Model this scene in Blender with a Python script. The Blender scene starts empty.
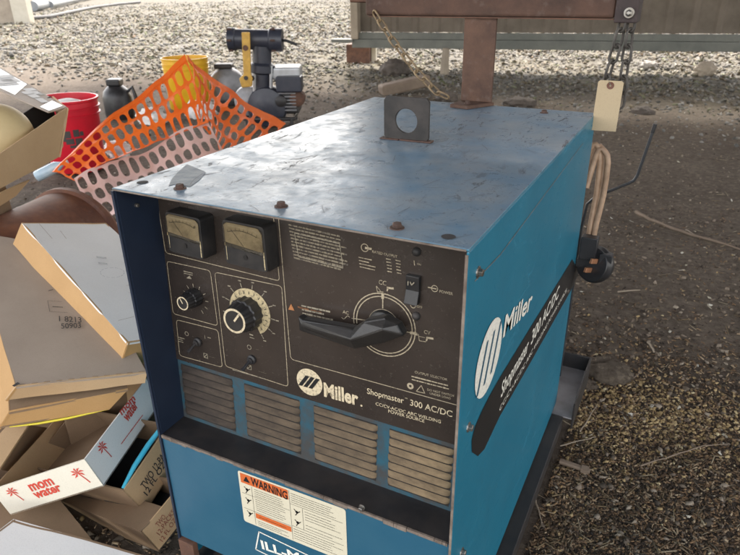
import bpy, math, random
import numpy as np
from mathutils import Vector, Matrix, noise
random.seed(7); rng = np.random.default_rng(7)
sc = bpy.context.scene
COL = sc.collection

# ------------------------------------------------------------------ camera
CX, CY, CZ = 0.6550460, -0.5466368, 1.0079927
PITCH, YAW, ROLL, F = 0.4410274, 0.4753466, -0.0137684, 629.0667
W, D, H = 0.483, 0.7586, 0.77
O = Vector((CX, CY, CZ))
def ray(px, py):
    u, v = px-370, py-277.5
    c, s = math.cos(ROLL), math.sin(ROLL); u, v = c*u+s*v, -s*u+c*v
    yc, x, zc = 1, u/F, -v/F
    c, s = math.cos(PITCH), math.sin(PITCH); y = c*yc+s*zc; z = -s*yc+c*zc
    c, s = math.cos(YAW), math.sin(YAW)
    return Vector((c*x-s*y, s*x+c*y, z))
def un(px, py, axis, val):
    """point on the sight line where coordinate `axis` takes the value"""
    d = ray(px, py); return O + d*((val-O[axis])/d[axis])
def uz(px, py, z=0.0): return un(px, py, 2, z)
cd = bpy.data.cameras.new('camera'); cam = bpy.data.objects.new('camera', cd); COL.objects.link(cam)
fw = ray(370, 277.5).normalized()
rt = (ray(470, 277.5)-ray(370, 277.5)).normalized(); up = rt.cross(fw).normalized()
Rm = Matrix((rt, up, -fw)).transposed().to_4x4()
cam.matrix_world = Matrix.Translation(O) @ Rm
cd.sensor_width = 36; cd.lens = F/740*36; cd.clip_start = 0.02; cd.clip_end = 400
sc.camera = cam
cd.dof.use_dof = True; cd.dof.focus_distance = 1.0; cd.dof.aperture_fstop = 13

# ------------------------------------------------------------------ materials
def _nodes(name):
    m = bpy.data.materials.new(name); m.use_nodes = True
    nt = m.node_tree; nt.nodes.clear()
    out = nt.nodes.new('ShaderNodeOutputMaterial'); b = nt.nodes.new('ShaderNodeBsdfPrincipled')
    nt.links.new(b.outputs[0], out.inputs[0])
    return m, nt, b
def N(nt, t, **k):
    n = nt.nodes.new(t)
    for a, v in k.items():
        if a in n.inputs.keys(): n.inputs[a].default_value = v
        else: setattr(n, a, v)
    return n
def coord(nt, scale=(1, 1, 1), rot=(0, 0, 0)):
    tc = N(nt, 'ShaderNodeTexCoord'); mp = N(nt, 'ShaderNodeMapping')
    mp.inputs['Scale'].default_value = scale; mp.inputs['Rotation'].default_value = rot
    nt.links.new(tc.outputs['Object'], mp.inputs['Vector']); return mp.outputs[0]
def nz(nt, vec, scale, detail=4, rough=.6, dist=0):
    n = N(nt, 'ShaderNodeTexNoise'); n.inputs['Scale'].default_value = scale
    n.inputs['Detail'].default_value = detail; n.inputs['Roughness'].default_value = rough
    n.inputs['Distortion'].default_value = dist
    if vec is not None: nt.links.new(vec, n.inputs['Vector'])
    return n.outputs['Fac']
def ramp(nt, fac, stops):
    r = N(nt, 'ShaderNodeValToRGB'); e = r.color_ramp.elements
    while len(e) < len(stops): e.new(.5)
    for i, (p, c) in enumerate(stops):
        e[i].position = p; e[i].color = (c, c, c, 1) if isinstance(c, (int, float)) else (*c, 1)
    nt.links.new(fac, r.inputs[0]); return r.outputs[0]
def mix(nt, fac, a, b):
    m = N(nt, 'ShaderNodeMix', data_type='RGBA')
    for sock, v in ((m.inputs['Factor'], fac), (m.inputs[6], a), (m.inputs[7], b)):
        if isinstance(v, (int, float)): sock.default_value = v if sock.type == 'VALUE' else (v, v, v, 1)
        elif isinstance(v, tuple): sock.default_value = (*v, 1)
        else: nt.links.new(v, sock)
    return m.outputs[2]
def bump(nt, b, h, strength=.3, dist=.002):
    bp = N(nt, 'ShaderNodeBump'); bp.inputs['Strength'].default_value = strength; bp.inputs['Distance'].default_value = dist
    nt.links.new(h, bp.inputs['Height']); nt.links.new(bp.outputs[0], b.inputs['Normal'])
def setc(nt, sock, v):
    if isinstance(v, tuple): sock.default_value = (*v, 1)
    elif isinstance(v, (int, float)): sock.default_value = v
    else: nt.links.new(v, sock)
def mat(name, c1, c2=None, scale=8, rough=.5, metal=0, lo=.35, hi=.65, bs=0, bscale=60, detail=5, coat=0, spec=None, stretch=(1, 1, 1)):
    m, nt, b = _nodes(name); v = coord(nt, stretch)
    if c2 is None: b.inputs['Base Color'].default_value = (*c1, 1)
    else:
        f = ramp(nt, nz(nt, v, scale, detail), [(lo, 0.0), (hi, 1.0)]); setc(nt, b.inputs['Base Color'], mix(nt, f, c1, c2))
    b.inputs['Roughness'].default_value = rough; b.inputs['Metallic'].default_value = metal
    if coat: b.inputs['Coat Weight'].default_value = coat
    if spec is not None: b.inputs['Specular IOR Level'].default_value = spec
    if bs: bump(nt, b, nz(nt, v, bscale, 4), bs)
    return m

def mat_cover():
    m, nt, b = _nodes('weathered_blue_paint'); v = coord(nt)
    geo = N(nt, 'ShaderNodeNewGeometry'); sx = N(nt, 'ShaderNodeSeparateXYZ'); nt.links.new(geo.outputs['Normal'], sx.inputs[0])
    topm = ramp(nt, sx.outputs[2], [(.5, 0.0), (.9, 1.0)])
    fad = ramp(nt, nz(nt, v, 5, 6, .65), [(.3, 0.0), (.75, 1.0)])
    blue = mix(nt, fad, (.010, .145, .235), (.014, .18, .28))
    # streaky grime on the sides and dust plus painted-in sky sheen on the top
    vs = coord(nt, (7, 7, 1.4)); st = ramp(nt, nz(nt, vs, 3, 6, .7), [(.55, 0.0), (.8, .3)])
    blue = mix(nt, st, blue, (.02, .085, .14))
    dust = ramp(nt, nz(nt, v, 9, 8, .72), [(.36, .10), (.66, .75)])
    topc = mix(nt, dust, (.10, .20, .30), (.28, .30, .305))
    vt = coord(nt, (1, .35, 1), (0, 0, .5)); sc1 = ramp(nt, nz(nt, vt, 48, 9, .78, .9), [(.565, 0.0), (.60, 1.0)])
    msk = ramp(nt, nz(nt, v, 4.5, 3), [(.42, 0.0), (.60, .95)])
    mm = N(nt, 'ShaderNodeMath', operation='MULTIPLY'); nt.links.new(sc1, mm.inputs[0]); nt.links.new(msk, mm.inputs[1])
    topc = mix(nt, mm.outputs[0], topc, (.035, .035, .038))
    sp = ramp(nt, nz(nt, v, 160, 3), [(.66, 0.0), (.70, .8)])
    topc = mix(nt, sp, topc, (.06, .05, .045))
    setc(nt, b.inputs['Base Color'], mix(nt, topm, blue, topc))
    r1 = ramp(nt, nz(nt, v, 24, 8, .7), [(.35, .24), (.7, .5)]); rr = mix(nt, topm, .34, r1)
    rr2 = mix(nt, mm.outputs[0], rr, .65); nt.links.new(rr2, b.inputs['Roughness'])
    b.inputs['Specular IOR Level'].default_value = .55
    hh = mix(nt, mm.outputs[0], nz(nt, v, 90, 6, .7), 0.0)
    bump(nt, b, hh, .22, .0012)
    b2 = N(nt, 'ShaderNodeBump'); b2.inputs['Strength'].default_value = .35; b2.inputs['Distance'].default_value = .012; nt.links.new(nz(nt, v, 5, 2, .4), b2.inputs['Height'])
    nt.links.new(b2.outputs[0], b.inputs['Normal'].links[0].from_node.inputs['Normal'])
    return m
def mat_panel():
    m, nt, b = _nodes('black_control_panel_film'); v = coord(nt)
    f = ramp(nt, nz(nt, v, 4, 6, .6), [(.3, 0.0), (.75, 1.0)])
    c = mix(nt, f, (.022, .017, .0145), (.052, .039, .031))
    sp = ramp(nt, nz(nt, v, 220, 3), [(.64, 0.0), (.7, .5)])
    setc(nt, b.inputs['Base Color'], mix(nt, sp, c, (.10, .085, .07)))
    nt.links.new(ramp(nt, nz(nt, v, 12, 5), [(.3, .18), (.7, .32)]), b.inputs['Roughness']); b.inputs['Specular IOR Level'].default_value = .8
    return m
def mat_print(name, c, worn=.0):
    m, nt, b = _nodes(name); v = coord(nt)
    f = ramp(nt, nz(nt, v, 260, 3, .7), [(.5, 0.0), (.62, worn)])
    setc(nt, b.inputs['Base Color'], mix(nt, f, c, (.06, .05, .045))); b.inputs['Roughness'].default_value = .5
    return m
def mat_louver():
    m, nt, b = _nodes('dust_caked_louvers'); v = coord(nt)
    f = ramp(nt, nz(nt, coord(nt, (1, 1, 3)), 22, 7, .7), [(.33, 0.0), (.68, 1.0)])
    c = mix(nt, f, (.12, .086, .052), (.30, .215, .12))
    geo = N(nt, 'ShaderNodeNewGeometry'); sx = N(nt, 'ShaderNodeSeparateXYZ'); nt.links.new(geo.outputs['Position'], sx.inputs[0])
    # louver colour runs from dark on the left to pale tan on the right
    pos = ramp(nt, sx.outputs[0], [(.04, 0.0), (.30, .4), (.45, 1.0)])
    c2 = mix(nt, pos, mix(nt, f, (.022, .017, .0145), (.06, .045, .035)), c)
    setc(nt, b.inputs['Base Color'], c2); b.inputs['Roughness'].default_value = .9
    bump(nt, b, nz(nt, v, 220, 5, .7), .35, .001)
    return m
def mat_louver_sheet():
    m, nt, b = _nodes('dusty_blue_grille_sheet'); v = coord(nt)
    f = ramp(nt, nz(nt, v, 26, 6, .7), [(.36, .12), (.60, .9)])
    setc(nt, b.inputs['Base Color'], mix(nt, f, (.010, .085, .13), (.05, .042, .036))); b.inputs['Roughness'].default_value = .6
    return m
def mat_rust(name='rusted_steel', c1=(.055, .028, .02), c2=(.16, .075, .045), rough=.8, scale=14):
    m, nt, b = _nodes(name); v = coord(nt)
    f = ramp(nt, nz(nt, v, scale, 8, .7), [(.32, 0.0), (.68, 1.0)]); c = mix(nt, f, c1, c2)
    g = ramp(nt, nz(nt, v, scale*5, 4), [(.58, 0.0), (.72, .22)])
    setc(nt, b.inputs['Base Color'], mix(nt, g, c, (.20, .16, .14))); b.inputs['Roughness'].default_value = rough
    bump(nt, b, nz(nt, v, 150, 6, .7), .4, .0015); return m
def mat_card(name, c1, c2, ws=3):
    m, nt, b = _nodes(name); v = coord(nt)
    f = ramp(nt, nz(nt, v, 5, 6, .65), [(.3, 0.0), (.7, 1.0)]); c = mix(nt, f, c1, c2)
    g = ramp(nt, nz(nt, v, 420, 2), [(.5, 0.0), (.8, .25)])
    c = mix(nt, g, c, tuple(.6*x for x in c1))
    st = ramp(nt, nz(nt, coord(nt, (1, 1, 1), (.3, .2, .4)), 2.3, 5, .75), [(.60, 0.0), (.72, .35)])
    c = mix(nt, st, c, tuple(.55*x for x in c1))
    setc(nt, b.inputs['Base Color'], c); b.inputs['Roughness'].default_value = .75
    bump(nt, b, nz(nt, v, 14, 4), .25, .004); return m
def mat_ground():
    m, nt, b = _nodes('dirt_and_gravel'); v = coord(nt)
    n1 = ramp(nt, nz(nt, v, 1.6, 8, .7), [(.3, 0.0), (.7, 1.0)])
    n2 = ramp(nt, nz(nt, v, 28, 8, .75), [(.3, 0.0), (.7, 1.0)])
    dirt = mix(nt, n1, (.112, .09, .07), (.22, .178, .14)); dirt = mix(nt, n2, (.068, .055, .044), dirt)
    vo = N(nt, 'ShaderNodeTexVoronoi'); vo.inputs['Scale'].default_value = 75; nt.links.new(v, vo.inputs['Vector'])
    chip = ramp(nt, vo.outputs['Color'], [(.70, 0.0), (.82, .55)])
    dirt = mix(nt, chip, dirt, (.20, .165, .125))
    g = N(nt, 'ShaderNodeTexVoronoi'); g.inputs['Scale'].default_value = 17; nt.links.new(v, g.inputs['Vector'])
    grav = mix(nt, g.outputs['Distance'], (.20, .187, .162), (.045, .041, .035))
    gr2 = ramp(nt, nz(nt, v, .5, 5), [(.38, 0.0), (.66, .6)]); grav = mix(nt, gr2, grav, (.13, .11, .065))
    tc = N(nt, 'ShaderNodeTexCoord'); sx = N(nt, 'ShaderNodeSeparateXYZ'); nt.links.new(tc.outputs['Object'], sx.inputs[0])
    ad = N(nt, 'ShaderNodeMath', operation='MULTIPLY_ADD'); nt.links.new(nz(nt, v, .9, 5), ad.inputs[0]); ad.inputs[1].default_value = 1.6
    nt.links.new(sx.outputs[1], ad.inputs[2])
    mr = N(nt, 'ShaderNodeMapRange'); nt.links.new(ad.outputs[0], mr.inputs[0]); mr.inputs[1].default_value = 5.6; mr.inputs[2].default_value = 7.2
    setc(nt, b.inputs['Base Color'], mix(nt, mr.outputs[0], dirt, grav)); b.inputs['Roughness'].default_value = .95
    b.inputs['Specular IOR Level'].default_value = .2
    hh = mix(nt, .5, nz(nt, v, 60, 8, .75), n2); bump(nt, b, hh, .9, .012); return m
def mat_island(name, stops, rough=.85, grain=None):
    """loose pieces in one heap: each piece has its own colour"""
    m, nt, b = _nodes(name); geo = N(nt, 'ShaderNodeNewGeometry')
    c = ramp(nt, geo.outputs['Random Per Island'], stops)
    f = ramp(nt, nz(nt, coord(nt), grain or 90, 4), [(.35, 0.0), (.7, .35)])
    hv = N(nt, 'ShaderNodeMix', data_type='RGBA'); hv.blend_type = 'MULTIPLY'
    nt.links.new(f, hv.inputs['Factor']); nt.links.new(c, hv.inputs[6]); hv.inputs[7].default_value = (.35, .33, .3, 1)
    setc(nt, b.inputs['Base Color'], hv.outputs[2]); b.inputs['Roughness'].default_value = rough
    b.inputs['Specular IOR Level'].default_value = .3
    return m

M = dict(
 cover=mat_cover(), panel=mat_panel(), louver=mat_louver(), lsheet=mat_louver_sheet(),
 blue=mat('lower_blue_paint', (.016, .088, .15), (.035, .115, .175), 6, .38, 0, .3, .7, .1, 120),
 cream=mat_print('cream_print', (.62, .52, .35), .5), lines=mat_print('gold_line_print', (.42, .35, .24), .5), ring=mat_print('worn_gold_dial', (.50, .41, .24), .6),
 faint=mat_print('faint_print', (.30, .26, .19), .7), amber=mat_print('amber_print', (.42, .17, .06), .5),
 white=mat_print('white_print', (.80, .78, .70), .25), plate=mat_print('worn_plate_print', (.21, .175, .12), .9),
 blackp=mat('black_print', (.012, .012, .013), None, rough=.45),
 knob=mat('black_knob_plastic', (.012, .012, .013), (.03, .027, .025), 30, .42, bs=.1),
 lever=mat('black_lever_plastic', (.010, .0098, .0098), (.03, .026, .023), 18, .38, 0, .3, .75, .15, 200),
 chrome=mat('dull_steel', (.35, .34, .32), (.2, .17, .14), 40, .4, .9),
 screw=mat_rust('rusty_screw', (.03, .018, .014), (.10, .05, .035), .7, 60),
 edge=mat_rust('bare_worn_edge', (.09, .065, .05), (.26, .21, .17), .7, 40),
 dark=mat('black_painted_steel', (.016, .016, .018), (.035, .03, .028), 20, .5, 0, bs=.15),
 lug=mat('lifting_eye_steel', (.022, .020, .019), (.05, .042, .038), 25, .6, .1, bs=.2),
 trayf=mat('grey_tray_floor', (.30, .29, .30), (.18, .17, .17), 14, .6, 0, bs=.2),
 rust=mat_rust(), rustbeam=mat_rust('brown_beam_rust', (.04, .02, .013), (.105, .052, .033), .75, 9),
 rustpost=mat_rust('orange_brown_post_rust', (.05, .025, .017), (.125, .065, .04), .75, 12),
 tank=mat_rust('red_brown_tank', (.085, .03, .02), (.27, .105, .05), .6, 6),
 navyliner=mat('dark_navy_liner', (.007, .014, .032), (.012, .021, .042), 8, .5), endrust=mat_rust('dark_rusted_plate', (.022, .015, .015), (.05, .032, .03), .7, 12), scratch=mat('scraped_bare_marks', (.05, .06, .07), (.15, .14, .13), 40, .7), slotback=mat('dark_slot_shade', (.012, .010, .009), (.035, .027, .02), 60, .9), gold=None, card=mat_card('tan_cardboard', (.46, .30, .16), (.54, .365, .205)),
 cardd=mat_card('brown_cardboard', (.20, .13, .075), (.28, .185, .11)),
 cardg=mat_card('grey_brown_cardboard', (.31, .245, .19), (.37, .295, .23)),
 cardw=mat_card('white_faced_cardboard', (.74, .725, .70), (.80, .785, .76)),
 cardw2=mat_card('sunlit_white_cardboard', (.70, .65, .53), (.76, .71, .60)),  # creamy tint puts sunlight into the drinks tray's front colour
 cardo=mat_card('sunlit_tan_cardboard', (.44, .255, .10), (.52, .31, .13)),  # warm sunlight is put into this orange cardboard colour
 redink=mat_print('red_ink', (.62, .07, .045), .15), blackink=mat_print('dark_ink', (.045, .04, .038), .3),
 rdim=mat_print('faded_red_ink', (.30, .09, .06), .4),
 cyan=mat('cyan_plastic_film', (.05, .42, .60), (.10, .5, .66), 20, .25), yellow_film=mat('yellow_film', (.75, .62, .05), None, rough=.3),
 red=mat('red_bucket_plastic', (.62, .012, .03), (.52, .012, .03), 10, .32, bs=.05), yellow=mat('yellow_bucket_plastic', (.74, .42, .012), (.62, .34, .012), 8, .35),
 fence=mat('orange_fence_plastic', (.86, .165, .018), (.74, .12, .015), 7, .42, 0, .35, .65, .1, 60),
 fence_glare=mat('glare_pale_fence_plastic', (.72, .50, .46), (.60, .36, .30), 6, .4),  # sky glare on the lower fence is put into this pale colour
 yh=mat('yellow_valve_handle', (.58, .34, .06), (.42, .24, .04), 25, .5), navy=mat('dark_navy_casting', (.022, .026, .042), (.04, .042, .055), 15, .4, 0, bs=.2),
 grey=mat('grey_casting', (.30, .30, .31), (.20, .20, .21), 14, .45, .2), silver=mat('pale_grey_paint', (.50, .51, .53), (.38, .38, .38), 10, .35, .2),
 tanhat=mat('tan_leather_hat', (.55, .43, .23), (.45, .34, .18), 9, .6, 0, bs=.2, bscale=40), hatin=mat('dark_inside_shade', (.03, .028, .028), None, rough=.9),  # near-black stands for the shade inside the carton and trays
 manila=mat_card('manila_tag', (.40, .31, .19), (.46, .36, .23)), eyelet=mat('brown_eyelet', (.13, .05, .03), None, rough=.6),
 chain=mat_rust('dark_chain_steel', (.03, .027, .024), (.075, .065, .055), .6, 60), chainr=mat_rust('brassy_rust_chain', (.10, .065, .035), (.27, .19, .10), .5, 60),
 cable=mat('brown_cable_jacket', (.42, .285, .19), (.28, .18, .115), 45, .5, bs=.25), copper=mat('copper_prong', (.50, .24, .13), (.36, .17, .09), 40, .45, .5),
 rubber=mat('black_rubber', (.014, .014, .016), (.026, .026, .028), 30, .4, bs=.2), rod=mat('dark_grey_rod', (.05, .055, .065), (.09, .09, .09), 30, .35, .5),
 siding=mat_card('brown_wall_siding', (.10, .08, .06), (.155, .125, .096)), sill=mat_card('weathered_grey_green_beam', (.10, .105, .093), (.16, .16, .14)),
 wood=mat_card('weathered_wood', (.22, .18, .135), (.33, .275, .21)), bark=mat_card('dry_stick_bark', (.13, .095, .07), (.22, .165, .12)),
 post=mat_card('pale_post', (.50, .46, .38), (.42, .38, .30)), roofm=mat('galvanised_roof', (.34, .34, .34), (.24, .23, .22), 3, .6, .3),
 pvc=mat('grey_pipe', (.20, .21, .22), (.14, .15, .155), 5, .5), hose=mat('dark_hose', (.05, .047, .045), None, rough=.6),
 label=mat_card('yellowed_label', (.60, .55, .41), (.66, .61, .47)), lorange=mat_print('orange_label_band', (.60, .13, .03), .2),
 foil=mat('shiny_tape_label', (.60, .66, .72), (.42, .50, .58), 25, .3), tape=mat('grey_tape_residue', (.22, .25, .265), (.34, .36, .37), 60, .7),
 earth=mat_card('dark_clod', (.045, .036, .03), (.105, .083, .066)), stone=mat_card('pale_stone', (.22, .20, .18), (.29, .27, .24)),
 bottle=mat('pale_blue_plastic', (.35, .48, .58), (.5, .6, .66), 14, .25), ground=mat_ground())
def mat_meter():
    m, nt, b = _nodes('gold_meter_face'); v = coord(nt)
    f = ramp(nt, nz(nt, v, 26, 6, .7), [(.3, 0.0), (.7, 1.0)])
    setc(nt, b.inputs['Base Color'], mix(nt, f, (.11, .09, .06), (.40, .345, .24))); b.inputs['Roughness'].default_value = .3
    b.inputs['Coat Weight'].default_value = 1; b.inputs['Coat Roughness'].default_value = .06; return m
M['gold'] = mat_meter()
def mat_clear():
    m, nt, b = _nodes('hazed_clear_cover'); b.inputs['Base Color'].default_value = (.9, .85, .75, 1)
    b.inputs['Transmission Weight'].default_value = 1; b.inputs['Roughness'].default_value = .12; b.inputs['IOR'].default_value = 1.25; return m
M['clear'] = mat_clear()

# ------------------------------------------------------------------ mesh building
class MB:
    def __init__(s): s.v = []; s.f = []
    def add(s, vs, fs):
        o = len(s.v); s.v += [tuple(x) for x in vs]; s.f += [tuple(i+o for i in f) for f in fs]; return s
    def hexa(s, b, t):      # bottom 4, top 4
        return s.add(list(b)+list(t), [(3, 2, 1, 0), (4, 5, 6, 7), (0, 1, 5, 4), (1, 2, 6, 5), (2, 3, 7, 6), (3, 0, 4, 7)])
    def box(s, lo, hi, R=None, c=None):
        x0, y0, z0 = lo; x1, y1, z1 = hi
        p = [Vector(q) for q in ((x0, y0, z0), (x1, y0, z0), (x1, y1, z0), (x0, y1, z0), (x0, y0, z1), (x1, y0, z1), (x1, y1, z1), (x0, y1, z1))]
        if R is not None: p = [R @ q for q in p]
        if c is not None: p = [q+Vector(c) for q in p]
        return s.hexa(p[:4], p[4:])
    def prism(s, poly, ext):
        n = len(poly); ext = Vector(ext); a = [Vector(p) for p in poly]
        return s.add(a+[p+ext for p in a], [tuple(range(n))[::-1], tuple(range(n, 2*n))]+[(i, (i+1) % n, n+(i+1) % n, n+i) for i in range(n)])
    def poly(s, pts): return s.add(pts, [tuple(range(len(pts)))])
    def tube(s, path, r, n=10, cap=True, closed=False):
        P = [Vector(p) for p in path]; m = len(P); rs = r if isinstance(r, (list, tuple)) else [r]*m
        vs = []; prev = None
        for i in range(m):
            if closed: t = P[(i+1) % m]-P[i-1]
            else: t = P[min(i+1, m-1)]-P[max(i-1, 0)]
            t.normalize()
            if prev is None:
                a = Vector((0, 0, 1)) if abs(t.z) < .9 else Vector((1, 0, 0)); a = (a-t*a.dot(t)).normalized()
            else: a = (prev-t*prev.dot(t)).normalized()
            prev = a; b = t.cross(a)
            vs += [P[i]+(a*math.cos(k*2*math.pi/n)+b*math.sin(k*2*math.pi/n))*rs[i] for k in range(n)]
        fs = []
        for i in range(m if closed else m-1):
            j = (i+1) % m
            fs += [(i*n+k, i*n+(k+1) % n, j*n+(k+1) % n, j*n+k) for k in range(n)]
        if cap and not closed: fs += [tuple(range(n))[::-1], tuple(range((m-1)*n, m*n))]
        return s.add(vs, fs)
    def lathe(s, o, ax, prof, n=28, cap0=False, cap1=False, rfun=None):
        o = Vector(o); ax = Vector(ax).normalized(); a = Vector((0, 0, 1)) if abs(ax.z) < .9 else Vector((1, 0, 0))
        a = (a-ax*a.dot(ax)).normalized(); b = ax.cross(a); vs = []
        for (r, h) in prof:
            for k in range(n):
                th = 2*math.pi*k/n; q = r*(rfun(th) if rfun else 1)
                vs.append(o+ax*h+(a*math.cos(th)+b*math.sin(th))*q)
        fs = [(i*n+k, i*n+(k+1) % n, (i+1)*n+(k+1) % n, (i+1)*n+k) for i in range(len(prof)-1) for k in range(n)]
        if cap0: fs.append(tuple(range(n))[::-1])
        if cap1: fs.append(tuple(range((len(prof)-1)*n, len(prof)*n)))
        return s.add(vs, fs)
    def build(s, name, m, parent=None, smooth=None, bevel=0, solid=0, seg=2):
        me = bpy.data.meshes.new(name); me.from_pydata(s.v, [], s.f); me.update()
        o = bpy.data.objects.new(name, me); COL.objects.link(o)
        me.materials.append(M[m] if isinstance(m, str) else m)
        if smooth is not None:
            me.polygons.foreach_set('use_smooth', [True]*len(me.polygons)); me.set_sharp_from_angle(angle=math.radians(smooth))
        if solid: q = o.modifiers.new('thickness', 'SOLIDIFY'); q.thickness = solid; q.offset = -1
        if bevel: q = o.modifiers.new('bevel', 'BEVEL'); q.width = bevel; q.segments = seg; q.limit_method = 'ANGLE'; q.angle_limit = math.radians(40)
        if parent is not None:
            o.parent = parent; r = parent
            while r.parent is not None: r = r.parent
            if parent.type == 'EMPTY': o.matrix_parent_inverse = Matrix.Translation(-parent.location)
        return o
def tag(o, label=None, cat=None, group=None, kind=None):
    if label: o['label'] = label
    if cat: o['category'] = cat
    if group: o['group'] = group
    if kind: o['kind'] = kind
    return o
def thing(name, label, cat, loc=(0, 0, 0), group=None):
    o = bpy.data.objects.new(name, None); COL.objects.link(o); o.location = loc; o.empty_display_size = .1
    return tag(o, label, cat, group)

# ------------------------------------------------------------------ planes that carry print
class Plane:
    def __init__(s, p, e1, e2):
        s.p = Vector(p); s.a = Vector(e1).normalized(); e2 = Vector(e2); s.b = (e2-s.a*e2.dot(s.a)).normalized(); s.n = s.a.cross(s.b)
    def hit(s, px, py, h=0):
        d = ray(px, py); q = s.p+s.n*h; return O+d*((q-O).dot(s.n)/d.dot(s.n))
    def uv(s, px, py, h=0):
        r = s.hit(px, py, h)-s.p; return Vector((r.dot(s.a), r.dot(s.b)))
    def at(s, u, v, h=0): return s.p+s.a*u+s.b*v+s.n*h
_glyph = {}
def glyphs(txt, bold=0.0):
    k = (txt, bold)
    if k not in _glyph:
        cu = bpy.data.curves.new('t', 'FONT'); cu.body = txt; cu.size = 1; cu.offset = bold; cu.resolution_u = 3
        o = bpy.data.objects.new('t', cu); COL.objects.link(o)
        dg = bpy.context.evaluated_depsgraph_get(); me = bpy.data.meshes.new_from_object(o.evaluated_get(dg))
        V = np.array([v.co[:2] for v in me.vertices]); Fc = [tuple(p.vertices) for p in me.polygons]
        bpy.data.objects.remove(o); bpy.data.curves.remove(cu); bpy.data.meshes.remove(me)
        _glyph[k] = (V, Fc)
    return _glyph[k]
CAP = .70
def text(mb, pl, txt, p0, p1, htop=None, h=.0008, bold=0.0, asp=None, shear=0, skew=False):
    """print txt on plane pl, baseline from sight p0 to p1; htop = a sight on the cap line above p0"""
    V, Fc = glyphs(txt, bold); a = pl.uv(*p0); b = pl.uv(*p1); d = b-a
    x0, x1 = V[:, 0].min(), V[:, 0].max(); sx = d.length/(x1-x0); d.normalize(); nrm = Vector((-d.y, d.x))
    sy = sx if htop is None else abs((pl.uv(*htop)-a).dot(nrm))/CAP
    if asp: sy = sx*asp
    if skew: nrm = (pl.uv(*htop)-a).normalized(); sy = (pl.uv(*htop)-a).length/CAP
    vs = []
    for x, y in V:
        q = a+d*((x-x0)*sx+shear*y*sy)+nrm*(y*sy); vs.append(pl.at(q.x, q.y, h))
    mb.add(vs, Fc)
def stroke(mb, pl, pts, w, h=.0008, closed=False):
    n = len(pts)
    for i in range(n if closed else n-1):
        a = Vector(pts[i]); b = Vector(pts[(i+1) % n]); d = (b-a)
        if d.length < 1e-7: continue
        d.normalize(); m = Vector((-d.y, d.x))*w/2; e = d*w*.25
        mb.poly([pl.at(*(a-e-m), h), pl.at(*(b+e-m), h), pl.at(*(b+e+m), h), pl.at(*(a-e+m), h)])
def rrect(c, r=.006, n=5):
    """rounded corners of a 2D polygon"""
    out = []; k = len(c)
    for i in range(k):
        p = Vector(c[i]); a = (Vector(c[i-1])-p).normalized(); b = (Vector(c[(i+1) % k])-p).normalized()
        for j in range(n+1):
            t = j/n; out.append(p+a*r*(1-t)**2+b*r*t**2)
    return out
def pxs(pl, *pts): return [pl.uv(*p) for p in pts]
def fillp(mb, pl, uvs, h): mb.poly([pl.at(u[0], u[1], h) for u in uvs])
def disc(mb, pl, c, r, h, n=40, r2=None, a0=0, a1=2*math.pi, ry=1):
    c = Vector(c)
    if r2 is None: fillp(mb, pl, [(c.x+r*math.cos(a0+k*(a1-a0)/n), c.y+ry*r*math.sin(a0+k*(a1-a0)/n)) for k in range(n)], h)
    else:
        for k in range(n):
            t0 = a0+(a1-a0)*k/n; t1 = a0+(a1-a0)*(k+1)/n
            fillp(mb, pl, [(c.x+r*math.cos(t0), c.y+r*math.sin(t0)), (c.x+r*math.cos(t1), c.y+r*math.sin(t1)), (c.x+r2*math.cos(t1), c.y+r2*math.sin(t1)), (c.x+r2*math.cos(t0), c.y+r2*math.sin(t0))], h)
def micro(mb, pl, p0, p1, rows, drop, h=.0008, frac=.45, fill=(.5, 1)):
    """illegible small print: rows of short irregular dashes, first row from p0 to p1, last row `drop` sights lower"""
    a = pl.uv(*p0); b = pl.uv(*p1); dn = pl.uv(p0[0]+drop[0], p0[1]+drop[1])-a; d = b-a; L = d.length; d.normalize()
    rh = dn.length/max(rows-1, 1) if rows > 1 else L*.04
    wdt = rh*frac
    for r in range(rows):
        s = a+dn*(r/max(rows-1, 1)); x = 0; e = L*random.uniform(*fill)
        while x < e:
            l = min(random.uniform(.6, 2.2)*wdt*1.6, e-x)
            stroke(mb, pl, [s+d*x, s+d*(x+l)], wdt*random.uniform(.6, 1), h); x += l+wdt*.7

# ================================================================== SETTING
def hgt(x, y):
    d = math.hypot(x-.4, y-.5)
    z = .022*noise.fractal((x*1.3, y*1.3, 3.), 1, 2, 4)*min(1, max(0, (d-.7)/1.2))
    z += .006*noise.fractal((x*9, y*9, 1.), 1, 2, 3)
    if y > 5.0: z += .03*min(1, (y-5)/2)*noise.fractal((x*2, y*2, 9.), 1, 2, 3)
    return z-.006
def axis(c, near, far, n1, n2):
    a = np.linspace(c-near, c+near, n1); g = np.geomspace(near, far, n2)[1:]
    return np.concatenate([c-g[::-1], a, c+g])
gx = axis(0, 4, 300, 190, 50); gy = axis(2.5, 4, 300, 190, 50)
gv = [(x, y, hgt(x, y)) for y in gy for x in gx]; nx = len(gx)
gf = [(j*nx+i, j*nx+i+1, (j+1)*nx+i+1, (j+1)*nx+i) for j in range(len(gy)-1) for i in range(nx-1)]
tag(MB().add(gv, gf).build('ground', 'ground', smooth=60), 'brown dirt floor that turns to pale gravel farther out', 'ground', kind='structure')

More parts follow.
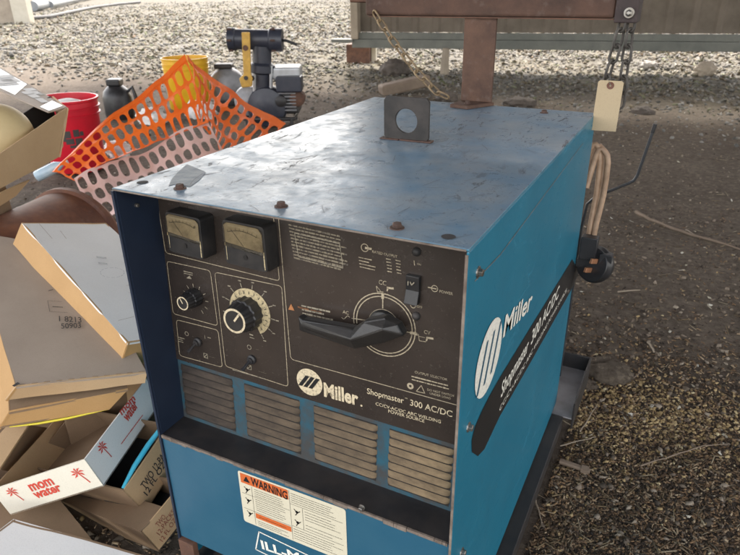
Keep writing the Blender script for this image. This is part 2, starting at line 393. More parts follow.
# barn: wall with raised sill on blocks, unseen roof on posts, sized for the shade it casts
A = uz(385, 48, .25); B = uz(740, 52, .25); wd = (B-A); wd.z = 0; wd.normalize(); wn = Vector((-wd.y, wd.x, 0))
wl = thing('barn_wall', 'brown ribbed barn wall raised on a grey sill beam above the gravel', 'wall', (A.x, A.y, 0))
s0 = -.42; s1 = 12.0
Rw = Matrix((wd, wn, Vector((0, 0, 1)))).transposed()
sd = MB(); x = s0+.05
prof = []
k = 0
while x < s1:
    prof += [(x, 0), (x+.16, 0), (x+.185, .022), (x+.235, .022)]; x += .26
zb, zt = .43, 3.35
lo = [A+Rw @ Vector((px, .09-py, zb)) for px, py in prof]; hi = [A+Rw @ Vector((px, .09-py, zt)) for px, py in prof]
for q in lo+hi: q.z -= .25
n = len(prof); sd.add(lo+hi, [(i, i+1, n+i+1, n+i) for i in range(n-1)]); sd.build('siding', 'siding', wl, solid=.004)
MB().box((s0, -.02, 0), (s1, .10, .10), Rw, A).build('sill_beam', 'sill', wl, bevel=.006)
MB().box((s0+.03, -.01, .104), (s1, .08, .175), Rw, A).build('girt', 'sill', wl, bevel=.004)
MB().box((s0, -.06, .105), (s0+.09, .088, 3.0), Rw, A).build('corner_post', 'wood', wl, bevel=.006)
MB().box((s0-.26, -.05, -.008+.07), (s0+.02, .13, .10), Rw, A+Vector((0, 0, -.0))).build('ledge_plate', 'sill', wl, bevel=.003)
bl = uz(362, 63, 0)
MB().box((-.19, -.10, 0), (.13, .16, .245), Rw, (bl.x, bl.y, 0)).build('block_support', 'rust', wl, bevel=.01)
MB().box((.135, -.02, 0), (.20, .05, .25), Rw, (bl.x, bl.y, 0)).build('support_stake', 'post', wl, bevel=.005)
rf = thing('unseen_barn_roof', 'ribbed metal barn roof on posts, unseen overhead, sized to shade the scene', 'roof', (0, 1, 3.4))
rb = MB(); x = -6.6; pr2 = []
while x < 10: pr2 += [(x, 0), (x+.3, 0), (x+.33, .03), (x+.39, .03), (x+.42, 0)]; x += .42
y0, y1 = -2.3, 7.1
vs = [(x, y0, 3.9+z) for x, z in pr2]+[(x, y1, 3.42+z) for x, z in pr2]; n = len(pr2)
rb.add(vs, [(i, i+1, n+i+1, n+i) for i in range(n-1)]).build('roof_sheet', 'roofm', rf, solid=.003)
for px_, py_ in ((-6.4, 2.9), (-6.4, -2.0), (9.6, -2.0)):
    MB().box((px_-.07, py_-.07, -.02), (px_+.07, py_+.07, 3.45 if py_ > 0 else 3.85)).build('roof_post', 'wood', rf, bevel=.005)

# ------------------------------------------------------------------ loose ground cover (nobody could count it)
def ico():
    t = (1+5**.5)/2
    v = np.array([(-1, t, 0), (1, t, 0), (-1, -t, 0), (1, -t, 0), (0, -1, t), (0, 1, t), (0, -1, -t), (0, 1, -t), (t, 0, -1), (t, 0, 1), (-t, 0, -1), (-t, 0, 1)])/math.hypot(1, t)
    f = np.array([(0, 11, 5), (0, 5, 1), (0, 1, 7), (0, 7, 10), (0, 10, 11), (1, 5, 9), (5, 11, 4), (11, 10, 2), (10, 7, 6), (7, 1, 8), (3, 9, 4), (3, 4, 2), (3, 2, 6), (3, 6, 8), (3, 8, 9), (4, 9, 5), (2, 4, 11), (6, 2, 10), (8, 6, 7), (9, 8, 1)])
    return v, f
CUBE = (np.array([(-1, -1, -1), (1, -1, -1), (1, 1, -1), (-1, 1, -1), (-1, -1, 1), (1, -1, 1), (1, 1, 1), (-1, 1, 1)], float),
        np.array([(0, 3, 2), (0, 2, 1), (4, 5, 6), (4, 6, 7), (0, 1, 5), (0, 5, 4), (1, 2, 6), (1, 6, 5), (2, 3, 7), (2, 7, 6), (3, 0, 4), (3, 4, 7)]))
def rots(n, tilt):
    yaw = rng.uniform(0, 2*np.pi, n); a = rng.normal(0, tilt, n); b = rng.normal(0, tilt, n)
    cy, sy, ca, sa, cb, sb = np.cos(yaw), np.sin(yaw), np.cos(a), np.sin(a), np.cos(b), np.sin(b); Z = np.zeros(n); I = np.ones(n)
    Rz = np.array([[cy, -sy, Z], [sy, cy, Z], [Z, Z, I]]).transpose(2, 0, 1); Rx = np.array([[I, Z, Z], [Z, ca, -sa], [Z, sa, ca]]).transpose(2, 0, 1)
    Ry = np.array([[cb, Z, sb], [Z, I, Z], [-sb, Z, cb]]).transpose(2, 0, 1); return Rz @ Rx @ Ry
def scatter(name, P, S, tmpl, m, label, cat, tilt=.4, jit=.18, sink=.3, smooth=False):
    v, f = tmpl; n = len(P); k = len(v)
    V = v[None]*(1+rng.normal(0, jit, (n, k, 1)))*S[:, None, :]
    V = np.einsum('nij,nkj->nki', rots(n, tilt), V)
    z = np.array([hgt(x, y) for x, y in P])
    V[:, :, 0] += P[:, 0, None]; V[:, :, 1] += P[:, 1, None]; V[:, :, 2] += (z+S[:, 2]*(1-2*sink))[:, None]
    Fx = (f[None]+(np.arange(n)*k)[:, None, None]).reshape(-1, 3)
    me = bpy.data.meshes.new(name); nv = n*k; nf = len(Fx)
    me.vertices.add(nv); me.vertices.foreach_set('co', V.reshape(-1)); me.loops.add(nf*3); me.loops.foreach_set('vertex_index', Fx.reshape(-1))
    me.polygons.add(nf); me.polygons.foreach_set('loop_start', np.arange(nf)*3); me.update(calc_edges=True)
    if smooth: me.polygons.foreach_set('use_smooth', [True]*nf)
    me.materials.append(m); o = bpy.data.objects.new(name, me); COL.objects.link(o)
    return tag(o, label, cat, kind='stuff')
def sector(n, r0, r1, half=44, pw=1.0):
    r = r0*(r1/r0)**(rng.random(n)**pw); th = YAW+np.radians(rng.uniform(-half, half, n))
    return np.stack([CX-r*np.sin(th), CY+r*np.cos(th)], 1)
def clear_of_welder(P, m=.03): return P[~((P[:, 0] > -m) & (P[:, 0] < .488+m) & (P[:, 1] > -m) & (P[:, 1] < .98+m))]
def siz(n, lo, hi, flat=(.5, .9), p=2.0):
    s = lo+(hi-lo)*rng.random(n)**p; return np.stack([s, s*rng.uniform(.6, 1, n), s*rng.uniform(*flat, n)], 1)
ICO = ico()
stones = mat_island('mixed_gravel', [(0, (.05, .045, .038)), (.2, (.13, .123, .112)), (.4, (.21, .20, .18)), (.6, (.10, .097, .09)), (.8, (.29, .275, .25)), (1, (.14, .105, .065))], .85, 30)
P = sector(60000, 4.4, 42, 40, .85); yy = P[:, 1]+.5*np.array([noise.noise((x*.8, y*.8, 0)) for x, y in P])
P = P[(rng.random(len(P)) < np.clip((yy-3.6)/2.6, 0.0, 1)**1.5)]
scatter('gravel_stones', P, siz(len(P), .006, .030, (.3, .7), 1.8)*np.clip(np.hypot(P[:,0]-CX,P[:,1]-CY)/8,.7,1.5)[:,None], ICO, stones, 'pale crushed gravel stones covering the yard beyond the barn', 'gravel', .5, .2, .25)
lf = mat_island('dry_leaf_litter', [(0, (.07, .055, .038)), (.25, (.155, .125, .082)), (.5, (.21, .185, .135)), (.7, (.11, .12, .06)), (.85, (.27, .255, .215)), (1, (.14, .09, .05))], .8, 40)
P = sector(26000, 4.6, 36, 40, .85); yy = P[:, 1]+.9*np.array([noise.noise((x*.5, y*.5, 4)) for x, y in P]); P = P[rng.random(len(P)) < np.clip((yy-4.6)/2.2, 0, 1)**1.5]; k_ = np.clip(np.hypot(P[:, 0]-CX, P[:, 1]-CY)/8, .8, 2.2)
S = np.stack([rng.uniform(.008, .032, len(P))*k_, rng.uniform(.005, .016, len(P))*k_, rng.uniform(.001, .003, len(P))], 1); scatter('leaf_litter', P, S, CUBE, lf, 'dry tan and greenish leaf litter lying among the gravel', 'leaves', .5, .15, -3)
dk = mat_island('dark_rubble', [(0, (.055, .045, .036)), (.4, (.14, .112, .085)), (.7, (.22, .175, .135)), (1, (.33, .28, .22))], .9, 60)
P = clear_of_welder(sector(17000, 1.0, 6.5, 44)); scatter('soil_crumbs', P, siz(len(P), .0015, .0095, (.4, .8), 3)*np.linspace(1, 1, len(P))[:, None], ICO, dk, 'dark crumbs of soil and small grit on the dirt', 'dirt', .6, .38, .3)
# cut wood chips, husks and kernels beside the welder
c0 = uz(600, 425); c1 = uz(690, 430); c2 = uz(560, 530); c3 = uz(690, 520)
def patch(c, sx, sy, n): return np.stack([rng.normal(c.x, sx, n), rng.normal(c.y, sy, n)], 1)
husk = mat_island('yellow_husks', [(0, (.17, .12, .055)), (.3, (.33, .24, .12)), (.6, (.50, .38, .20)), (.85, (.30, .20, .085)), (1, (.66, .57, .36))], .8)
P = clear_of_welder(np.concatenate([patch(c0, .10, .11, 1200), patch(c1, .14, .12, 900), patch(uz(640, 400), .16, .09, 1500), patch(c2, .09, .12, 200), sector(620, 1.0, 2.8, 40)]))
scatter('corn_husk_chips', P, siz(len(P), .0016, .0062, (.4, .8), 1.6), ICO, husk, 'yellow husk bits scattered thickest beside the lower right of the welder', 'husks', .6, .3, .15)
chipm = mat_island('dark_wood_chips', [(0, (.025, .02, .017)), (.3, (.075, .055, .04)), (.55, (.15, .098, .06)), (.8, (.26, .165, .09)), (1, (.42, .33, .22))], .85)
P = clear_of_welder(np.concatenate([patch(c2, .13, .16, 6000), patch(c3, .24, .2, 9000), patch(c1, .27, .22, 6500), sector(9000, .95, 3.4, 42)]))
S = np.stack([rng.uniform(.0018, .0075, len(P)), rng.uniform(.0008, .0024, len(P)), rng.uniform(.0006, .0015, len(P))], 1)
scatter('wood_chips', P, S, CUBE, chipm, 'dark shredded wood chips covering the dirt by the welder', 'wood chips', .45, .12, -.4)
strawm = mat_island('straw_slivers', [(0, (.09, .065, .04)), (.35, (.20, .15, .085)), (.7, (.14, .115, .085)), (1, (.36, .30, .20))], .7)
P = clear_of_welder(np.concatenate([patch(c2, .12, .14, 300), patch(c3, .25, .2, 280), sector(700, 1.0, 4.5, 42)]))
S = np.stack([rng.uniform(.006, .03, len(P)), rng.uniform(.0006, .0014, len(P)), rng.uniform(.0005, .001, len(P))], 1)
scatter('straw_pieces', P, S, CUBE, strawm, 'thin straw slivers strewn over the dirt', 'straw', .25, .1, -1.5)
leafm = mat_island('pale_bits', [(0, (.34, .30, .23)), (.5, (.52, .48, .38)), (1, (.62, .60, .54))], .8)
P = clear_of_welder(sector(520, 1.1, 6, 42)); S = np.stack([rng.uniform(.003, .010, len(P)), rng.uniform(.002, .005, len(P)), rng.uniform(.0006, .001, len(P))], 1)
scatter('pale_flakes', P, S, CUBE, leafm, 'tiny pale flakes and leaf scraps on the dirt', 'litter', .4, .2, -1)

# ================================================================== WELDER
wel = thing('welding_machine', 'blue and black arc welding machine with dusty louvers and a large black selector lever', 'welder', (W/2, D/2, 0))
T = .003; ZB = .085; RZ = .372
cab = MB()
cab.box((0, 0, H-T), (W, D, H)); cab.box((0, 0, ZB), (T, D-.002, H-T)); cab.box((W-T, 0, ZB), (W, D-.002, H-T))
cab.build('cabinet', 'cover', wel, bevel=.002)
MB().box((T+.0002, .0015, RZ+.0005), (T+.0016, .075, H-T-.0005)).build('inner_side_liner', 'navyliner', wel)
MB().box((T, D-.008, ZB), (W-T, D-.004, H-T-.001)).build('rear_panel', 'blue', wel)
eb = MB(); eb.box((W-.0034, -.0016, .16), (W-.0004, -.0002, H-.006)); eb.box((.003, -.0012, H-.0026), (W-.003, -.0002, H-.0006)); eb.build('worn_front_edge', 'edge', wel); MB().box((-.0007, -.0018, ZB), (.0033, .0032, H-.0035)).build('left_front_edge', 'navyliner', wel)
sl = .0595; PP = Plane((0, .049, .37), (1, 0, 0), (0, sl, 1))
zt = H-.006
ub = PP.uv(179, 362).y; ub2 = PP.uv(455.7, 442.7).y; vb = (ub+ub2)/2
vtop = (zt-.37)*math.hypot(1, sl)
fp = MB(); fp.prism([PP.at(T+.001, vb), PP.at(W-T-.001, vb), PP.at(W-T-.001, vtop), PP.at(T+.001, vtop)], -PP.n*.003); pan = fp.build('control_panel', 'panel', wel, bevel=.0008)
# louvers
MB().prism([PP.at(T+.001, .0, -.002), PP.at(W-T-.001, .0, -.002), PP.at(W-T-.001, vb-.0005, -.002), PP.at(T+.001, vb-.0005, -.002)], -PP.n*.002).build('grille_sheet', 'lsheet', wel)
cuts = [(PP.uv(184, 400).x, PP.uv(234, 410).x), (PP.uv(245, 410).x, PP.uv(300, 430).x), (PP.uv(313.5, 440).x, PP.uv(376.5, 450).x), (PP.uv(388, 450).x, PP.uv(451, 480).x)]
for (a, b) in cuts:
    lv = MB(); nl = 7; v0 = .010; v1 = vb-.008; ph = (v1-v0)/nl
    for i in range(nl):
        vbot = v0+i*ph; vt = v0+(i+1)*ph
        cs = [(vt-.0005, -.0012), (vbot+ph*.80, .0012), (vbot+ph*.50, .0030), (vbot+ph*.42, .0034), (vbot+ph*.38, .0030), (vbot+ph*.40, .0022), (vbot+ph*.5, .0008), (vbot+ph*.55, -.0017)]
        xs = [(a, .02), (a+.0018, .55), (a+.005, .93), (a+.009, 1), ((a+b)/2, 1.03), (b-.009, 1), (b-.005, .93), (b-.0018, .55), (b, .02)]
        m_ = len(cs); vs = []; jx = random.uniform(-1, 1)*.0006
        for j, (xx, q) in enumerate(xs):
            for (vv, h) in cs:
                vs.append(PP.at(xx+jx, vv+random.uniform(-1, 1)*.0002, -.0018+(h+.0018)*q+random.uniform(-1, 1)*.00015))
        lv.add(vs, [(j*m_+i2, j*m_+i2+1, (j+1)*m_+i2+1, (j+1)*m_+i2) for j in range(len(xs)-1) for i2 in range(m_-1)])
    lv.build('louver_bank', 'louver', wel, smooth=35)
    MB().prism([PP.at(a+.001, v0-.001, -.0019), PP.at(b-.001, v0-.001, -.0019), PP.at(b-.001, v1+.001, -.0019), PP.at(a+.001, v1+.001, -.0019)], PP.n*.0006).build('louver_slot_shade', 'slotback', wel)  # dark plate stands for the shade inside the open louver slots
# lower front
lp = MB(); lp.box((T+.0005, .001, .155), (W-T-.0005, .004, RZ-.003)); lp.build('lower_front_panel', 'blue', wel, bevel=.001)
MB().box((T+.0005, .0015, RZ-.0025), (W-T-.0005, .052, RZ)).build('ledge', 'dark', wel)  # ledge shade put into colour: black instead of the panel's blue
le = MB(); x = T+.002
while x < W-T-.004:
    l = random.uniform(.004, .022); x2 = min(x+l, W-T-.003)
    d0 = random.uniform(.003, .0065)
    le.box((x, -.0012-random.uniform(0, .0008), RZ-d0), (x2, .0012, RZ+.0006)); x = x2+random.uniform(0, .0008)
le.build('rusted_ledge_lip', 'edge', wel)
MB().box((T, .01, .156), (W-T, D-.01, .16)).build('base_plate', 'dark', wel)
# running gear
MB().box((-.004, .008, .05), (.030, .70, .082)).build('gear_rail', 'dark', wel, bevel=.002); MB().box((W-.006, .02, .045), (W+.026, .716, .080)).build('gear_rail', 'dark', wel, bevel=.002)
MB().box((.002, -.0055, -.01), (.034, .006, .152)).build('front_leg', 'rust', wel, bevel=.001)
MB().box((W-.034, -.0055, -.01), (W-.002, .006, .152)).build('front_leg', 'rust', wel, bevel=.001)
tx0, tx1, ty0, ty1, tz0, tz1 = -.04, .527, .72, .936, .078, .120
MB().box((tx0, ty0, tz0-.004), (tx1, ty1, tz0)).build('tray_floor', 'trayf', wel)
tw = MB(); tw.box((tx1, ty0, tz0-.03), (tx1+.004, ty1+.004, tz1)); tw.box((tx0-.004, ty0, tz0-.03), (tx0, ty1+.004, tz1)); tw.box((tx0, ty1, tz0-.03), (tx1, ty1+.004, tz1))
tw.build('tray_rim', 'dark', wel, bevel=.001)

# ---- meters
def meter(q, hs):
    tl, tr, br, bl = [PP.uv(*p, .026) for p in q]
    body = MB(); pts = rrect([bl, br, tr, tl], .006, 4)
    big = [((p.x-(tl.x+br.x)/2)*1.05+(tl.x+br.x)/2, (p.y-(tl.y+br.y)/2)*1.04+(tl.y+br.y)/2) for p in pts]; n = len(big)
    vs = [PP.at(x, y, .0005) for x, y in big]+[PP.at(x, y, .018) for x, y in big]+[PP.at(p.x, p.y, .0255) for p in pts]
    body.add(vs, [tuple(range(2*n, 3*n))]+[(k*n+i, k*n+(i+1) % n, (k+1)*n+(i+1) % n, (k+1)*n+i) for k in range(2) for i in range(n)])
    me = body.build('meter', 'knob', wel, smooth=35)
    def P2(s, t): a = bl.lerp(br, s); b = tl.lerp(tr, s); return a.lerp(b, t)
    g = MB(); gp = [P2(s, t) for s, t in ((.06, .52), (.93, .44), (.95, .80), (.86, .93), (.12, .95), (.06, .88))]
    fillp(g, PP, gp, .0261); g.build('meter_face', 'gold', me)
    a = MB(); arc = [P2(.14+.7*t, .70+.13*math.sin(math.pi*(.15+.7*t))) for t in np.linspace(0, 1, 9)]; stroke(a, PP, arc, .0007, .0264)
    for t in np.linspace(0, 1, 8): p = P2(.14+.7*t, .70+.13*math.sin(math.pi*(.15+.7*t))); stroke(a, PP, [p, p+Vector((0, .003))], .0006, .0264)
    stroke(a, PP, [P2(.5, .50), P2(.24, .82)], .0007, .0265)
    a.build('scale_and_needle', 'blackp', me)
    hl = MB(); stroke(hl, PP, [P2(.955, .44), P2(.955, .06)], .0016, .0262); stroke(hl, PP, [P2(.05, .5), P2(.05, .10)], .0008, .0262); hl.build('cover_edge_glint', 'ring', me)  # pale strokes paint the highlight along the lens edges
    s = MB(); c = P2(.5, .24); disc(s, PP, c, .0033, .0268, 14); s.build('zero_screw', 'lever', me)
    # clear front moulded over the face
    cl = MB(); inn = [P2(s, t) for s, t in ((.03, .42), (.97, .36), (.97, .90), (.88, .97), (.10, .98), (.03, .92))]; k = len(inn); cen = P2(.5, .7)
    o1 = [PP.at(p.x, p.y, .0268) for p in inn]; o2 = [PP.at(*(p.lerp(cen, .12)), .0315) for p in inn]
    cl.add(o1+o2, [tuple(range(k, 2*k))]+[(i, (i+1) % k, k+(i+1) % k, k+i) for i in range(k)]+[tuple(range(k))[::-1]])
    cl.build('clear_cover', 'clear', me, bevel=.001)
meter([(164.5, 211.5), (199.5, 219), (203.5, 260), (169, 251)], 1)
meter([(221.5, 219.5), (263, 227.5), (267.5, 273), (226, 263)], 1)

# ---- printed panel
pr_ = MB(); lw = .00095
def frame(*pts, r=.006): stroke(pr_, PP, rrect(pxs(PP, *pts), r), lw, .0006, True)
frame((156, 192), (166, 252.7), (279.7, 280.8), (273.5, 214), r=.005)
frame((167, 261), (173.5, 313.5), (218, 325.7), (210.5, 270.5))
frame((176.5, 319.5), (180, 355.5), (222.7, 367.2), (218.3, 330))
frame((215, 272), (225.7, 366), (288.4, 386.5), (282, 286))
stroke(pr_, PP, pxs(PP, (278.4, 214), (289.2, 340))+[Vector(q) for q in rrect(pxs(PP, (289.2, 340), (291, 359), (457, 404.5)), .006)[6:12]]+pxs(PP, (470, 408.5)), lw, .0006)
# dial of the selector
cs = PP.uv(384, 325); R1 = (PP.uv(384, 293)-cs).length
dial = pr_
disc(dial, PP, cs, R1, .0006, 40, R1-.0014, math.radians(-160), math.radians(190)); disc(dial, PP, cs, R1-.0042, .0006, 40, R1-.0055, math.radians(-160), math.radians(190))
disc(dial, PP, cs, R1*.5, .0006, 24, R1*.5-.0012, math.radians(-10), math.radians(190))
for (p, q, w_) in (((383, 294), (383, 308), .0014), ((352, 318), (366, 320), .0010), ((404, 331), (416, 333.5), .0012)): stroke(dial, PP, pxs(PP, p, q), w_, .0007)
for (p, q) in (((383, 293.5), (383, 298)), ((411, 332.5), (417, 333.8))): stroke(dial, PP, pxs(PP, p, q), .0036, .0009)
text(pr_, PP, 'CC', (379, 283.8), (386.5, 285.4), asp=1.1); text(pr_, PP, 'CV', (424.2, 333.2), (430.4, 334.7), asp=1.1); text(pr_, PP, 'AC', (343, 313), (349, 314.5))
stroke(pr_, PP, pxs(PP, (376.6, 286), (377.6, 291.5), (383.5, 291.8)), .0008, .0007); stroke(pr_, PP, pxs(PP, (377, 286.3), (381, 291)), .0007, .0007)
stroke(pr_, PP, pxs(PP, (418.5, 333.8), (419.6, 340.5), (426, 341.5)), .0008, .0007); stroke(pr_, PP, pxs(PP, (419, 336), (425, 337.4)), .0007, .0007)
for c_ in ((390.5, 289), (430, 339)):
    q = PP.uv(*c_); stroke(pr_, PP, [q+Vector((-.004, .001)), q+Vector((.004, .0018))], .0026, .0007); stroke(pr_, PP, [q+Vector((-.003, .001)), q+Vector((-.0042, -.003))], .0018, .0007)
stroke(pr_, PP, [PP.uv(342+i, 317.2+1.6*math.sin(i/8*2*math.pi)) for i in range(9)], .0008, .0007)
# heading, table, power
text(pr_, PP, 'RATED OUTPUT', (372.5, 252.6), (397.6, 257.8), asp=1.05); q = PP.uv(365, 247.6); disc(pr_, PP, q, .0052, .0007, 20, .0043); stroke(pr_, PP, [q+Vector((.001, 0)), q+Vector((.0085, 0))], .0028, .0007)
micro(pr_, PP, (359, 257), (375, 260.5), 4, (1.2, 9.5), frac=.3, fill=(.6, 1)); micro(pr_, PP, (386.5, 258.5), (391, 259.4), 5, (1.4, 12.5), frac=.32, fill=(.9, 1)); micro(pr_, PP, (396, 260), (400.5, 261), 5, (1.4, 12.5), frac=.32, fill=(.9, 1))
text(pr_, PP, 'POWER', (439.6, 292.3), (453, 295), asp=1.05); q = PP.uv(434.8, 288.4); disc(pr_, PP, q, .0042, .0007, 20, .0034); stroke(pr_, PP, [q+Vector((-.008, 0)), q+Vector((.002, 0))], .0012, .0007)
stroke(pr_, PP, pxs(PP, (414.3, 260.5), (414.8, 265)), .0009, .0007); text(pr_, PP, 'ON', (417.3, 264.4), (421, 265.3)); q = PP.uv(413.3, 305.3); disc(pr_, PP, q, .0036, .0007, 18, .0027); text(pr_, PP, 'OFF', (417, 307), (422.6, 308.3))
text(pr_, PP, 'OUTPUT SELECTOR', (415, 372.8), (447.5, 380.6)); micro(pr_, PP, (412, 376), (449, 385.5), 2, (.3, 3.2), fill=(.9, 1))
q = PP.uv(410.5, 385.8); disc(pr_, PP, q, .0045, .0007, 18, .0018); stroke(pr_, PP, pxs(PP, (416.5, 391), (421.5, 385.2), (425, 393), (416.5, 391)), .0009, .0007)
text(pr_, PP, 'DO NOT SWITCH', (427.5, 390.2), (454, 396.6)); text(pr_, PP, 'UNDER LOAD', (430, 394), (451, 399.2))
# maker's mark and model
mk = MB(); c = PP.uv(309.7, 382); Rc = (PP.uv(309.7, 369)-c).length
disc(mk, PP, c, Rc, .0007, 40)
text(mk, PP, 'Miller', (324.4, 395.6), (358.6, 405), (324.2, 382.4), bold=.035); disc(mk, PP, PP.uv(361.6, 405.4), .0016, .0007, 10)
text(mk, PP, 'Shopmaster', (367.3, 393.2), (404, 403.2), (367.2, 387.6), bold=.006); text(mk, PP, 'TM', (405.2, 398.3), (407.6, 399))
text(mk, PP, '300 AC/DC', (410.3, 404.9), (452.4, 416.8), (410.2, 398.9), bold=.006)
text(mk, PP, 'CC/CV-AC/DC ARC WELDING', (376, 404.8), (441, 423), bold=.004); text(mk, PP, 'POWER SOURCE', (388.5, 412.2), (424.6, 422.3), bold=.004)
mk.build('maker_mark', 'cream', pan)
sb_ = MB()
for dx in (-.40, .02, .44):
    cx_, hh_, ww_, sh_ = c.x+dx*Rc*.95-.001, Rc*.45, Rc*.15, Rc*.30
    fillp(sb_, PP, [(cx_-ww_-sh_, c.y-hh_), (cx_+ww_-sh_, c.y-hh_), (cx_+ww_+sh_, c.y+hh_), (cx_-ww_+sh_, c.y+hh_)], .0010)
sb_.build('mark_stripes', 'blackp', pan)
pr_.build('printed_markings', 'lines', pan)
# worn small print
fa = MB(); micro(fa, PP, (289, 224.5), (345.5, 237.5), 11, (5.4, 33), .0007, .6, (.85, 1)); fa.build('specification_plate', 'plate', pan)
fb = MB(); stroke(fb, PP, pxs(PP, (295, 233), (340, 243.5), (343.5, 268), (299, 256.5), (295, 233)), .0009, .0009)
micro(fb, PP, (184, 271), (197, 274), 2, (.3, 2), .0007); micro(fb, PP, (302, 305.5), (332, 312), 5, (2.0, 15), .0007, .5); micro(fb, PP, (233, 369.5), (280, 383), 1, (0, 2), .0007)
micro(fb, PP, (178.5, 337), (186, 339), 3, (.4, 4), .0007); micro(fb, PP, (209, 356), (217, 358.2), 1, (0, 2)); micro(fb, PP, (259, 371), (267, 373.5), 1, (0, 2)); micro(fb, PP, (256, 349), (262, 350.5), 1, (0, 2))
micro(fb, PP, (250, 334), (256, 336), 2, (.3, 3))
for q in ((187, 333.5), (249.5, 347)): disc(fb, PP, PP.uv(*q), .0038, .0007, 16, .0029)
for q in ((206, 355.5), (249.5, 367)): u = PP.uv(*q); stroke(fb, PP, [u+Vector((-.0035, -.0035)), u+Vector((.0035, -.0035)), u+Vector((.0035, .0035)), u+Vector((-.0035, .0035))], .0009, .0007, True); stroke(fb, PP, [u-Vector((.0025, .0025)), u+Vector((.0025, .0025))], .0009, .0007)
stroke(fb, PP, pxs(PP, (205, 335), (205.4, 338.3)), .0008, .0007); stroke(fb, PP, pxs(PP, (208, 337.2), (211, 338)), .0011, .0007)
fb.build('faint_small_print', 'faint', pan)
am = MB(); text(am, PP, 'WARNING', (298, 307.6), (309, 310.2)); micro(am, PP, (311, 309.6), (332, 314.6), 1, (0, 2), .0007); am.build('amber_small_print', 'amber', pan)
tri = MB(); fillp(tri, PP, pxs(PP, (288.6, 309.3), (294.8, 310.6), (291.3, 303.6)), .0007); tri.build('warning_triangle', 'amber', pan)
# tick marks round the two knobs
tk = MB(); ck = PP.uv(250, 311.5); kd = (PP.uv(250, 288.5)-ck).length
disc(tk, PP, ck, kd*.98, .0007, 44, kd*.60, math.radians(-62), math.radians(222))
tk.build('dial_ring', 'ring', pan)
t2 = MB()
for a in np.linspace(-60, 220, 11): t = math.radians(a); d = Vector((math.cos(t), math.sin(t))); stroke(t2, PP, [ck+d*kd*1.02, ck+d*kd*1.2], .0013, .0007); stroke(t2, PP, [ck+d*kd*1.30+Vector((-.002, 0)), ck+d*kd*1.30+Vector((.002, 0))], .0016, .0007)
c2_ = PP.uv(196, 299)
for a in np.linspace(-60, 190, 9): t = math.radians(a); d = Vector((math.cos(t), math.sin(t))); stroke(t2, PP, [c2_+d*.0185, c2_+d*.0235], .0012, .0007)
fillp(t2, PP, pxs(PP, (186.6, 278), (192, 279), (190, 275.5)), .0007)
t2.build('tick_marks', 'faint', pan)
tn = MB()
for a in np.linspace(-50, 210, 16): t = math.radians(a); d = Vector((math.cos(t), math.sin(t))); stroke(tn, PP, [ck+d*kd*.76, ck+d*kd*.86], .0012, .0009)
tn.build('dial_numbers', 'blackp', pan)
# knobs
def knob(c, r, L, tip):
    o = PP.at(c.x, c.y, .0006); fl = lambda th: 1-.08*(.5+.5*math.cos(th*14))
    kb = MB(); kb.lathe(o, PP.n, [(r*1.08, 0), (r*1.06, L*.5), (r*.98, L*.55)], 84, True, False, fl); kb.lathe(o, PP.n, [(r*.98, L*.5), (r*.86, L*.96), (r*.82, L)], 84, False, True, fl)
    k = kb.build('knob', 'knob', wel, smooth=30)
    g = MB(); disc(g, PP, c, r*.80, L+.0012, 32, r*.66); stroke(g, PP, [c, c+Vector(tip)*r*.64], r*.13, L+.0012); g.build('pointer_ring', 'cream', k)
def along(base_px, face_px):
    """length of a knob whose base sits at one sight and whose face centre is seen at another"""
    c = PP.uv(*base_px); best = min(np.linspace(.005, .06, 200), key=lambda h: (PP.uv(*face_px, h)-c).length); return c, float(best)
c, L = along((249, 312), (235.7, 322)); knob(c, .0228, L, (.6, .8)); c, L = along((196, 296.5), (184, 305)); knob(c, .0128, L, (-.5, .85))
# toggles, lamps, rocker
for q in ((198.5, 341.5), (252.5, 359)):
    c = PP.uv(*q); tg = MB(); tg.lathe(PP.at(c.x, c.y, .0005), PP.n, [(.007, 0), (.007, .003), (.0045, .0045), (.0045, .007)], 16, False, True)
    tg.tube([PP.at(c.x, c.y, .006), PP.at(c.x-.002, c.y-.006, .016), PP.at(c.x-.003, c.y-.009, .021)], [.0018, .0025, .003], 10); tg.build('toggle_switch', 'dark', wel, smooth=40)
for q in ((416.8, 251.5), (416.4, 315.8)):
    c = PP.uv(*q); MB().lathe(PP.at(c.x, c.y, .0005), PP.n, [(.0055, 0), (.0052, .002), (.003, .0042), (.0005, .005)], 16, False, True).build('indicator_screw', 'lug', wel, smooth=50)
rk = MB(); u0 = PP.uv(411.5, 296); pts = pxs(PP, (408.3, 299.8), (416, 301.5), (419.8, 276.4), (412.5, 274.8)); c = sum(pts, Vector((0, 0)))/4
rkw, rkh = .0085, .0175
vs = []
for (dv, h) in ((-rkh, 0), (-rkh, .010), (-.001, .005), (rkh, .0065), (rkh, 0)):
    for sx_ in (-1, 1): vs.append(PP.at(c.x+sx_*rkw, c.y+dv, .0006+h))
rk.add(vs, [(0, 1, 3, 2), (2, 3, 5, 4), (4, 5, 7, 6), (6, 7, 9, 8), (0, 2, 4, 6, 8), (9, 7, 5, 3, 1)])
rko = rk.build('power_rocker', 'knob', wel, bevel=.0008)
rt_ = MB(); stroke(rt_, PP, [Vector((c.x-.0045, c.y+.006)), Vector((c.x-.0045, c.y+.011))], .0012, .0085); stroke(rt_, PP, [Vector((c.x-.002, c.y+.011)), Vector((c.x, c.y+.007)), Vector((c.x+.003, c.y+.011))], .0012, .0085); rt_.build('rocker_mark', 'faint', rko)
